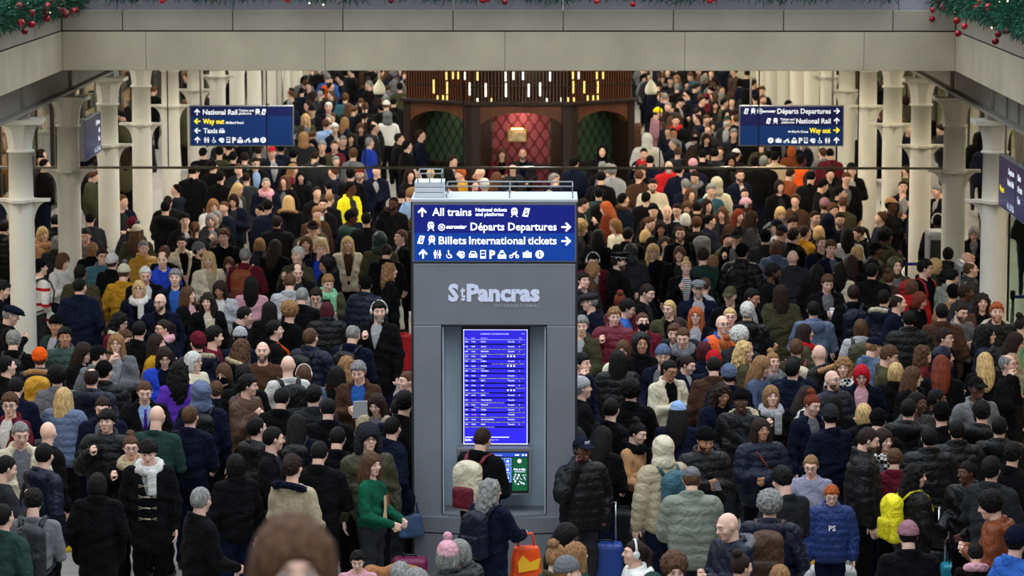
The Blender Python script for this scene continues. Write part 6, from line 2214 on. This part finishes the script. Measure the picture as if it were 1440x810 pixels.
def setup(p, r):
    p['jit'] = r.random(); p['jit2'] = r.random()
    p['pose'] = r.choice(['pocket', 'pocket', 'down', 'down', 'phone', 'fold', 'strap', 'fwd'])
    e = p['ex']
    if 'n' in e: p['head'] = HEADS[1]
    elif (e.get('p') or p['pose']) in ('phone',): p['head'] = HEADS[1]
    elif e.get('p') in ('chin', 'call'): p['head'] = HEADS[0]
    else: p['head'] = r.choice([HEADS[0], HEADS[0], HEADS[1], HEADS[2], HEADS[3]])
    p['byaw'] = p['yaw'] - p['head'][0]

def world_m(p):
    s_ = p['h'] / 1.741
    return Matrix.Translation((p['pos'][0], p['pos'][1], p.get('z', 0.0))) @ Matrix.Rotation(math.radians(p['byaw']), 4, 'Z') @ Matrix.Scale(s_, 4)

def head_space(p, sit):
    M = head_mat(*p['head'])
    return (Matrix.Translation((0, 0, -.40)) @ M) if sit else M

def make_person(p, sit=False):
    W = world_m(p); root = None
    for nm, key, mats, col_, sp in pieces(p, sit):
        me = pmesh(key, mats)
        o = bpy.data.objects.new(nm, me); COL.objects.link(o)
        if col_ is not None: o.color = col_
        if root is None:
            root = o; o.matrix_basis = W
        else:
            o.parent = root
            if sp is True: o.matrix_basis = head_space(p, sit)
            elif sit and key[0] not in ('top', 'trousers', 'shoe'): o.matrix_basis = Matrix.Translation((0, 0, -.40))
    return root

# ---- labels
HST = dict(cr='short {} hair', tx='tousled {} hair', mop='{} fringed hair', bf='receding {} hair', st='long straight {} hair', wv='long wavy {} hair', bob='{} bobbed hair', pt='{} ponytail', bun='{} hair in a bun', cu='curly {} hair')
TOPW = dict(P='puffer jacket', H='hooded jacket', J='jacket', C='long coat', S='sweater')
def label_parts(p):
    e = p['ex']; h = p['hat']
    if h: head = {'bn': '{} beanie', 'pom': '{} bobble hat', 'cap': '{} cap', 'flat': '{} flat cap', 'furhat': '{} fur hat', 'hood': '{} hood up', 'police': 'police cap'}[h].format(WORD.get(e[h], ''))
    elif p['hair'] == 'bald': head = 'bald head'
    else: head = HST[p['hair']].format(HAIRW[p['hc']])
    ex = []
    if 'gl' in e: ex.append('glasses')
    if 'bd' in e: ex.append('beard')
    if 'mk' in e: ex.append('face mask')
    if 'hp' in e: ex.append('headphones')
    if 'sc' in e: ex.append(WORD[e['sc']] + ' scarf')
    if 'fur' in e: ex.append('fur hood trim')
    if 'vest' in e: ex.append('orange safety vest')
    if 'tie' in e: ex.append('tie')
    head = head + (' and ' + ex[0] if ex else '')
    topn = WORD[p['tc']] + ' ' + TOPW[p['top']]
    y = (p['yaw'] + 180) % 360 - 180
    face = 'facing the beam' if abs(y) > 135 else ('facing away from the beam' if abs(y) < 45 else 'in profile')
    return head, topn, face

def make_backpack(p, owner_desc):
    c_ = lin(PAL[p['ex']['bp']]); W = world_m(p)
    root = link('backpack', pmesh(('pack', 'pack'), [M_NYLON]), None, None, c_, W)
    tag(root, ' '.join(('%s backpack worn by person with %s' % (WORD[p['ex']['bp']], owner_desc)).split()[:16]), 'backpack', 'backpacks in the crowd')
    dk_ = tuple(v * .7 for v in c_[:3]) + (1,)
    if p['ex']['bp'] == 'crm': dk_ = lin(PAL['mar'])
    link('front_pocket', pmesh(('pack', 'front_pocket'), [M_NYLON]), None, root, dk_)
    link('shoulder_strap', pmesh(('pack', 'strap_r'), [M_NYLON]), None, root, dk_); link('shoulder_strap', pmesh(('pack', 'strap_l'), [M_NYLON]), None, root, dk_)

NIND = 310
allp = people + fill + side_fill
for p in allp: setup(p, pr)
people.sort(key=lambda p: p['pos'][1])
near, far = people[:NIND], people[NIND:]
LAND = [('beside the information kiosk', (kc.x, KD + .3), 2.0)]
for X, nm in ((CXL, 'Taxis-side'), (CXR, "King's-Cross-side")):
    for n in range(6): LAND.append(('by the %s %s column' % (ORD[n], nm), (X, D0 + n * SP), 1.3))
from collections import Counter
lab = []
for p in near:
    h, t, f_ = label_parts(p); lab.append(['person with %s in %s' % (h, t), f_, None])
def dupes(ls): c_ = Counter(ls); return [c_[l] > 1 for l in ls]
final = [l[0] for l in lab]
d1 = dupes(final)
final = [('%s, %s' % (l[0], l[1]) if d else l[0]) for l, d in zip(lab, d1)]
d2 = dupes(final)
uniq_short = Counter((WORD[p['tc']] + ' ' + TOPW[p['top']]) for p in near)
hatc = Counter((WORD.get(p['ex'][p['hat']], '') if p['hat'] and p['hat'] != 'police' else '', p['hat']) for p in near)
def landmark(p, me):
    for nm, (lx, ly), r_ in LAND:
        if math.hypot(p['pos'][0] - lx, p['pos'][1] - ly) < r_: return nm
    best = None
    for q in near:
        if q is p: continue
        d_ = math.hypot(p['pos'][0] - q['pos'][0], p['pos'][1] - q['pos'][1])
        ds = None
        if 'bp' in q['ex'] and q['ex']['bp'] not in ('blk',): ds = 'the %s backpack' % WORD[q['ex']['bp']]
        elif q['hat'] in ('bn', 'cap', 'pom', 'flat', 'furhat') and hatc[(WORD[q['ex'][q['hat']]], q['hat'])] == 1: ds = 'the %s %s' % (WORD[q['ex'][q['hat']]], {'bn': 'beanie', 'cap': 'cap', 'pom': 'bobble hat', 'flat': 'flat cap', 'furhat': 'fur hat'}[q['hat']])
        elif uniq_short[WORD[q['tc']] + ' ' + TOPW[q['top']]] == 1: ds = 'the %s %s' % (WORD[q['tc']], TOPW[q['top']])
        elif 'vest' in q['ex']: ds = 'the orange vest'
        if ds and d_ < 2.6 and (best is None or d_ < best[0]): best = (d_, ds)
    return ('near ' + best[1]) if best else None
for i, p in enumerate(near):
    if d2[i]:
        l = landmark(p, i)
        if l and len((lab[i][0] + ' ' + l).split()) > 16: l = l.replace(' iron', '').replace('information ', '')
        if l: final[i] = (lab[i][0] + ', ' + lab[i][1] + ', ' + l) if len((lab[i][0] + lab[i][1] + l).split()) <= 15 else lab[i][0] + ', ' + l
d3 = dupes(final); tops = Counter(label_parts(q)[1] for q in near); heads_ = Counter(label_parts(q)[0] for q in near)
for i, p in enumerate(near):
    if not d3[i]: continue
    for q in sorted(near, key=lambda q: (q['pos'][0] - p['pos'][0]) ** 2 + (q['pos'][1] - p['pos'][1]) ** 2)[1:9]:
        h_, t_, _ = label_parts(q)
        nb = t_ if tops[t_] <= 2 else (h_ if heads_[h_] == 1 else None)
        if nb:
            final[i] = '%s, beside the %s' % (lab[i][0], nb); break
for i, p in enumerate(near):
    if len(final[i].split()) > 16: final[i] = final[i].replace(', facing the beam', '').replace(', facing away from the beam', '').replace(', in profile', '')
    if len(final[i].split()) > 16: final[i] = final[i].replace(' hair in a bun', ' bun').replace(' and fur hood trim', '').replace(' and glasses', '').replace(' and headphones', '')
    if len(final[i].split()) > 16: final[i] = final[i].replace('long straight ', 'long ').replace('long wavy ', 'wavy ')
    if len(final[i].split()) > 16: final[i] = 'person in' + final[i].split(' in ', 1)[1].join((' ', ''))
    if len(final[i].split()) > 16: print('LONG', final[i])
for i, p in enumerate(near):
    o = make_person(p)
    tag(o, final[i], 'person', 'crowd on the station concourse'); POBJ[(int(p['px0']), int(p['y']))] = (o, p)
    if 'bp' in p['ex']: make_backpack(p, final[i].replace('person with ', '').replace(',', ''))
    if 'cup' in p['ex']:
        c_ = empty('paper_cup'); c_.matrix_basis = world_m(p) @ Matrix.Translation((0, -.32, 1.24)); tag(c_, 'white paper cup held by person with %s in %s' % label_parts(p)[:2], 'cup')
        MB().lathe([(.028, -.06), (.038, .05)], n=14).build('cup', M_WHITE, c_); MB().lathe([(.041, .05), (.041, .062), (.034, .07)], n=14).build('lid', mat('lid_white', (240, 240, 238), .4), c_)
    if 'ph' in p['ex']:
        W = world_m(p)
        q = MB().bbox(-.037, .037, -.005, .005, -.075, .075, .004).build('phone', M_BLACKP)
        q.matrix_basis = W @ Matrix.Translation((0, -.33, 1.22)) @ Matrix.Rotation(math.radians(-50), 4, 'X')
        s_ = MB().box(-.033, .033, .0051, .0058, -.07, .07).build('screen', mat('phone_screen', (200, 215, 240), .3, emis=(200, 215, 240), estr=.8), q)
        tag(q, 'black phone held by person with %s in %s' % label_parts(p)[:2], 'phone')
for p in parse(SEATED):
    p['ex']['p'] = 'fold' if p['hair'] == 'wv' else 'fwd'
    g_ = at_d(p['x'], p['y'], BO + .28)
    p['h'] = 1.74; p['hat'] = None; p['lift'] = 0; p['pos'] = (g_.x, BO + .30); setup(p, pr); p['head'] = HEADS[0]; p['byaw'] = p['yaw']
    o = make_person(p, True)
    tag(o, 'person seated in the pink alcove of the booth, %s' % ('long brown hair and dark red jacket' if p['hair'] == 'wv' else 'bald and bearded in a dark jacket'), 'person', 'people seated in the booth')

# ---- the rest of the crowd, further off than the 300 nearest: one object
def crowd_mesh(plist, name, nfine):
    VS = []; LO = []; CN = []; CO = []; off = 0
    for ip, p in enumerate(plist):
        fine = ip < nfine
        W = np.array(world_m(p), f32)
        pcs = pieces(p)
        if 'bp' in p['ex']: pcs.append(('backpack', ('pack', 'pack'), None, lin(PAL[p['ex']['bp']]), False))
        for nm, key, mats, col_, sp in pcs:
            if key[0] == 'shoe' or (key[0] == 'misc' and key[1] in ('glasses', 'toggles')): continue
            M = W
            if sp is True: M = W @ np.array(head_space(p, False), f32)
            lod = ({'misc': 1.0, 'pack': 1.0, 'trousers': 2.2, 'hair': 2.2, 'hat': 2.2, 'body': 1.9}.get(key[0], 2.4) if fine else {'misc': 1.0, 'pack': 1.0, 'trousers': 3.2, 'hair': 2.9, 'body': 2.6}.get(key[0], 3.8))
            c_ = np.array(col_ if col_ is not None else (.02, .02, .02, 1), f32)
            for v, q, mi in arr(key, lod):
                if mi == 1: continue
                vv = v @ M[:3, :3].T + M[:3, 3]
                VS.append(vv.astype(f32))
                if isinstance(q, np.ndarray): LO.append((q + off).ravel()); CN.append(np.full(len(q), 4))
                else: LO.append(np.array([i + off for f_ in q for i in f_])); CN.append(np.array([len(f_) for f_ in q]))
                cc = c_ if mi == 0 else np.array([(0, 0, 0, 1), (0, 0, 0, 1), (.01, .008, .006, 1), (.03, .02, .015, 1), (.35, .13, .11, 1)][mi], f32)
                CO.append(np.tile(cc, (len(v), 1))); off += len(v)
    VS = np.concatenate(VS); LO = np.concatenate(LO).astype(np.int32); CN = np.concatenate(CN).astype(np.int32); CO = np.concatenate(CO)
    me = bpy.data.meshes.new(name)
    me.vertices.add(len(VS)); me.vertices.foreach_set('co', VS.ravel())
    me.loops.add(len(LO)); me.loops.foreach_set('vertex_index', LO)
    me.polygons.add(len(CN)); me.polygons.foreach_set('loop_start', np.concatenate(([0], np.cumsum(CN)[:-1])).astype(np.int32))
    me.polygons.foreach_set('use_smooth', np.ones(len(CN), bool))
    ca = me.color_attributes.new('Col', 'FLOAT_COLOR', 'POINT'); ca.data.foreach_set('color', CO.ravel())
    me.materials.append(M_STUFF); me.update(calc_edges=True)
    print('crowd tris', int((CN - 2).sum()), 'people', len(plist))
    return me
o = link('distant_crowd', crowd_mesh(far + fill + side_fill, 'distant_crowd', len(far)))
tag(o, 'dense distant crowd of people in dark winter coats beyond the glass screen', 'crowd', kind='stuff')
cp_ = [(round(float(Dm[i, j]), 2), (int(A_x0[i]), int(A_y[i])), (int(A_x0[j]), int(A_y[j]))) for i in range(N) for j in range(i) if Dm[i, j] < .34]
print('CLOSE', sorted(cp_))
print('people', len(people), 'near', len(near), 'fill', len(fill), len(side_fill), 'dup labels', sum(dupes(final)))
# the blurred head close to the camera, on the upper landing
fp = dict(x=410, y=729, yaw=0, hair='st', hc='b', top='J', tc='blk', ex={}, h=1.68, hat=None, lift=0.0)
g_ = at_d(410, 729, 7.3); fp['pos'] = (g_.x, g_.y); fp['z'] = g_.z - 1.68 * 1.0; setup(fp, pr); fp['head'] = (0, 10); fp['byaw'] = 12
o = make_person(fp); tag(o, 'blurred person with dark brown hair on the raised landing above the crowd', 'person')
struct(MB().box(g_.x - 1.2, g_.x + 3.0, 6.6, 8.2, fp['z'] - .2, fp['z']).build('trim_6', M_STONE))
m = MB()
for dx in (-1.0, 2.8): m.box(g_.x + dx - .12, g_.x + dx + .12, 7.2, 7.5, 0, fp['z'] - .2)
struct(m.build('trim_7', M_STONE))
# ------------------------------------------------------------------ luggage and things people hold
def suitcase(px, py, hh, wd, dp, colr, label, rz=0.0, handle=True, rough=.4):
    g_ = at_z(px, py, hh)
    root = empty('suitcase', (g_.x, g_.y, 0), rz); tag(root, label, 'suitcase')
    m_ = mat('shell_' + '_'.join(map(str, colr)), colr, rough, noise=.04)
    v, q = snet(lambda x, y, z: rbox(x, y, z, (0, 0, hh / 2 + .03), (wd / 2, dp / 2, hh / 2 - .03), .05) - .004 * (np.sin(x * 2 * math.pi / .07) > .3), rng(-wd / 2 - .05, wd / 2 + .05, .017), rng(-dp / 2 - .05, dp / 2 + .05, .02), rng(-.02, hh + .05, .02))
    link('shell', build_mesh('shell', [(v, q, 0)], [m_]), None, root)
    MB().tube([(-.07, 0, hh - .01), (-.06, 0, hh + .025), (.06, 0, hh + .025), (.07, 0, hh - .01)], .011, 6).build('grip', M_BLACKP, root)
    if handle:
        MB().tube([(-.1, dp * .3, hh - .05), (-.1, dp * .3, hh + .4), (.1, dp * .3, hh + .4), (.1, dp * .3, hh - .05)], .011, 6).build('trolley_handle', M_CHROME, root)
    for sx_ in (-1, 1):
        for sy_ in (-1, 1):
            MB().sphere((sx_ * (wd / 2 - .06), sy_ * (dp / 2 - .05), .03), (.014, .03, .03), 8, 6).build('wheel', M_BLACKP, root)
    return root
suitcase(852, 763, .62, .34, .26, (36, 70, 150), 'blue suitcase with trolley handle beside the man in the navy cap')
suitcase(876, 716, .75, .46, .30, (24, 24, 28), 'large black suitcase below the woman in the tan sweater', handle=True, rough=.6)
suitcase(912, 742, .66, .40, .28, (20, 20, 23), 'black suitcase below the person with the teal backpack', handle=False, rough=.6)
suitcase(576, 784, .5, .36, .24, (120, 22, 70), 'magenta suitcase beside the kiosk plinth', handle=False)
suitcase(1168, 797, .55, .5, .3, (205, 207, 212), 'white suitcase held by the man in the grey sweater', handle=False)
suitcase(567, 468, .62, .28, .24, (190, 24, 30), 'red suitcase beside the kiosk', handle=False)
suitcase(1344, 792, .5, .3, .24, (30, 140, 170), 'turquoise suitcase beside the child in a pink scarf')
suitcase(1307, 770, .55, .36, .26, (26, 26, 28), 'black case on a trolley under the video cameras')

def blob(name, label, cat, fn, box, h, m_, loc, rz=0.0, color=None):
    v, q = snet(fn, rng(box[0], box[1], h), rng(box[2], box[3], h), rng(box[4], box[5], h))
    o = link(name, build_mesh(name, [(v, q, 0)], [m_]), None, None, lin(color) if color else None)
    o.location = loc; o.rotation_euler = (0, 0, rz); tag(o, label, cat)
    return o
def bag_fn(w_, d_, h_):
    def fn(x, y, z):
        t = 1 - .25 * np.clip(z / h_, 0, 1)
        return rbox(x / t, y / (t * t), z, (0, 0, h_ / 2), (w_ / 2, d_ / 2, h_ / 2), .03) - .010 * np.sin(21 * x + 13 * z) * np.sin(17 * z + 9 * y)
    return fn
def hand_at(key, side, w_up):
    if key not in POBJ: print('no hand', key); return None
    p_ = POBJ[key][1]; pose = p_['ex'].get('p') or p_['pose']
    w__ = POSES[pose][0 if side < 0 else 1][1]; e__ = POSES[pose][0 if side < 0 else 1][0]
    d_ = (Vector(w__) - Vector(e__)).normalized()
    return (world_m(p_) @ (Vector(w__) + d_ * .08)) - Vector((0, 0, w_up))
def carrier(key, side, w_, h_, colr, label, hc=None, at=None):
    g_ = at if at is not None else hand_at(key, side, h_ + .12)
    if g_ is None: return None
    o = blob('carrier_bag', label, 'bag', bag_fn(w_, .16, h_), (-w_ / 2 - .05, w_ / 2 + .05, -.14, .14, -.05, h_ + .06), .016, M_PLASTIC, (g_.x, g_.y, g_.z), .2, colr)
    for s_ in (-1, 1):
        hh = MB().tube([(-.08, s_ * .02, h_ - .01), (-.06, s_ * .02, h_ + .12), (.06, s_ * .02, h_ + .12), (.08, s_ * .02, h_ - .01)], .008, 6).build('handle', M_PLASTIC, o)
        hh.color = lin(hc or colr)
    return o
o = carrier((689, 674), -1, .33, .34, (240, 84, 20), 'orange carrier bag held by the woman in the navy coat at the kiosk')
f_ = Flat(-.1); f_.poly([(-.09, .1), (.1, .13), (.12, .24), (.02, .2), (-.05, .27), (-.1, .2)]); f_.build('printed_panel', mat('bag_yellow', (250, 190, 30), .5), o)
carrier((283, 534), 1, .2, .24, (180, 220, 30), 'lime green carrier bag held by the person in the slate blue hood')
carrier((66, 592), -1, .2, .24, (238, 200, 40), 'yellow carrier bag held by the bald man in the black jacket')
carrier((552, 586), -1, .28, .24, (60, 84, 120), 'blue tote bag held by the person in the navy coat behind the kiosk corner')
gq = at_z(567, 468, .62)
carrier(None, 0, .25, .34, (214, 206, 186), 'cream canvas tote bag standing on the red suitcase', at=Vector((gq.x - .1, gq.y, .665)))
carrier((1141, 638), 1, .22, .26, (220, 180, 40), 'yellow picture bag held by the woman in the lilac grey sweater')
# trolley with brown coat, pale holdall
g_ = at_d(548, 790, 28.6)
root = empty('luggage_trolley', (g_.x, g_.y, 0)); tag(root, 'luggage trolley pushed by the girl in the green sweater', 'trolley')
fr_m = MB()
for sx_ in (-.22, .22):
    fr_m.tube([(sx_, .25, .12), (sx_, .22, .98)], .014, 6); fr_m.tube([(sx_, .25, .12), (sx_, -.35, .12)], .014, 6)
fr_m.tube([(-.22, .22, .98), (.22, .22, .98)], .016, 6); fr_m.build('frame', M_CHROME, root)
MB().box(-.22, .22, -.35, .25, .11, .13).build('deck', M_CHROME, root)
for sx_ in (-.2, .2):
    for y_ in (-.3, .22): MB().sphere((sx_, y_, .055), (.02, .055, .055), 10, 8).build('wheel', M_BLACKP, root)
blob('draped_coat', 'camel coat draped over the luggage trolley handle', 'coat', lambda x, y, z: smin(rbox(x, y, z, (0, 0, .22), (.26, .09, .22), .07), ell(x, y, z, (.1, -.02, .42), (.14, .1, .05)), .05) - .012 * np.sin(26 * x + 3 * np.sin(7 * z)), (-.36, .36, -.2, .2, -.05, .55), .02, M_WOOL, (g_.x, g_.y + .2, .62), 0, (150, 104, 66))
blob('holdall', 'pale blue holdall on the luggage trolley', 'bag', lambda x, y, z: rbox(x, y, z, (0, 0, .17), (.22, .18, .17), .08) - .008 * np.sin(30 * x), (-.3, .3, -.25, .25, -.03, .4), .02, M_NYLON, (g_.x - .02, g_.y - .12, .135), 0, (132, 150, 178))
blob('canvas_bag', 'white canvas bag leaning on the luggage trolley', 'bag', bag_fn(.26, .18, .42), (-.2, .2, -.15, .15, -.05, .5), .018, M_WOOL, (g_.x + .30, g_.y + .02, 0.05), 0, (200, 200, 198))
# video cameras on the case
gq = at_z(1307, 770, .55)
for (px, py, dx, lb) in ((-.06, .10, .62, 'farther'), (.05, -.08, .62, 'nearer')):
    g_ = Vector((gq.x + px, gq.y + py, dx))
    root = empty('video_camera', (g_.x, g_.y, g_.z), math.radians(70)); tag(root, 'black video camera with large lens, %s of the two on the case' % lb, 'camera')
    MB().bbox(-.05, .05, -.12, .14, -.05, .06, .015).build('body', M_BLACKP, root)
    ln = MB(); ln.tube([(0, -.12, 0), (0, -.17, 0), (0, -.2, 0), (0, -.3, 0)], [.035, .04, .05, .055], 14); ln.build('lens', M_BLACKP, root)
    MB().tube([(0, -.08, .06), (0, -.06, .11), (0, .08, .11), (0, .1, .06)], .012, 6).build('handle', M_BLACKP, root)
    for k_ in range(3): MB().tube([(0, -.17 - .04 * k_, 0), (0, -.18 - .04 * k_, 0)], .057, 14).build('lens_ring', mat('lens_grey', (110, 110, 112), .4), root)
# papers, cup
p_ = POBJ[(503, 504)][1]; g_ = world_m(p_) @ Vector((.1, -.36, 1.25))
o = MB().box(-.09, .09, -.002, .002, -.12, .12).build('paper_sheet', M_WHITE); o.location = g_; o.rotation_euler = (.5, 0, .2); tag(o, 'white paper sheet held by the grey haired man in the brown jacket', 'paper')
# emblems
def head_text(key, s_, size, y_, z_, colr, bold):
    if key not in POBJ: print('no person', key); return
    o_, p_ = POBJ[key]
    v, f__ = text_arr(s_, size, bold=bold, align='CENTER')
    me = bpy.data.meshes.new('emblem'); me.from_pydata([(a, y_, b_ + z_) for a, b_ in v], [], f__)
    link('emblem', me, mat('emblem_white', colr, .6), o_, None, head_mat(*p_['head']) if z_ > 1.5 else None)
head_text((819, 614), 'NY', .045, -.104, 1.712, (230, 230, 232), .002)
head_text((1169, 678), 'PS', .09, -.182, 1.22, (230, 232, 240), .003)
if (520, 636) in POBJ:
    o_ = POBJ[(520, 636)][0]
    for nm, pts, c_ in (('print_figure', [(-.04, 1.28), (.0, 1.31), (.03, 1.26), (.02, 1.12), (.05, 1.0), (.01, 1.0), (-.01, 1.1), (-.05, 1.02), (-.08, 1.05), (-.03, 1.16)], (200, 180, 140)), ('print_patch', [(.02, 1.28), (.08, 1.31), (.1, 1.2), (.04, 1.17)], (140, 60, 50))):
        mb = MB(); mb.prism([(a, b_) for a, b_ in pts], 'y', -.152, -.146); mb.build(nm, mat(nm, c_, .8), o_)
if (868, 355) in POBJ:
    o_, p_ = POBJ[(868, 355)]
    mb = MB(); mb.lathe([(.104, 1.69), (.104, 1.725)], 0, .02, 24, (.95, 1.12)); mb.build('check_band', CHECK, o_, None, head_mat(*p_['head']))
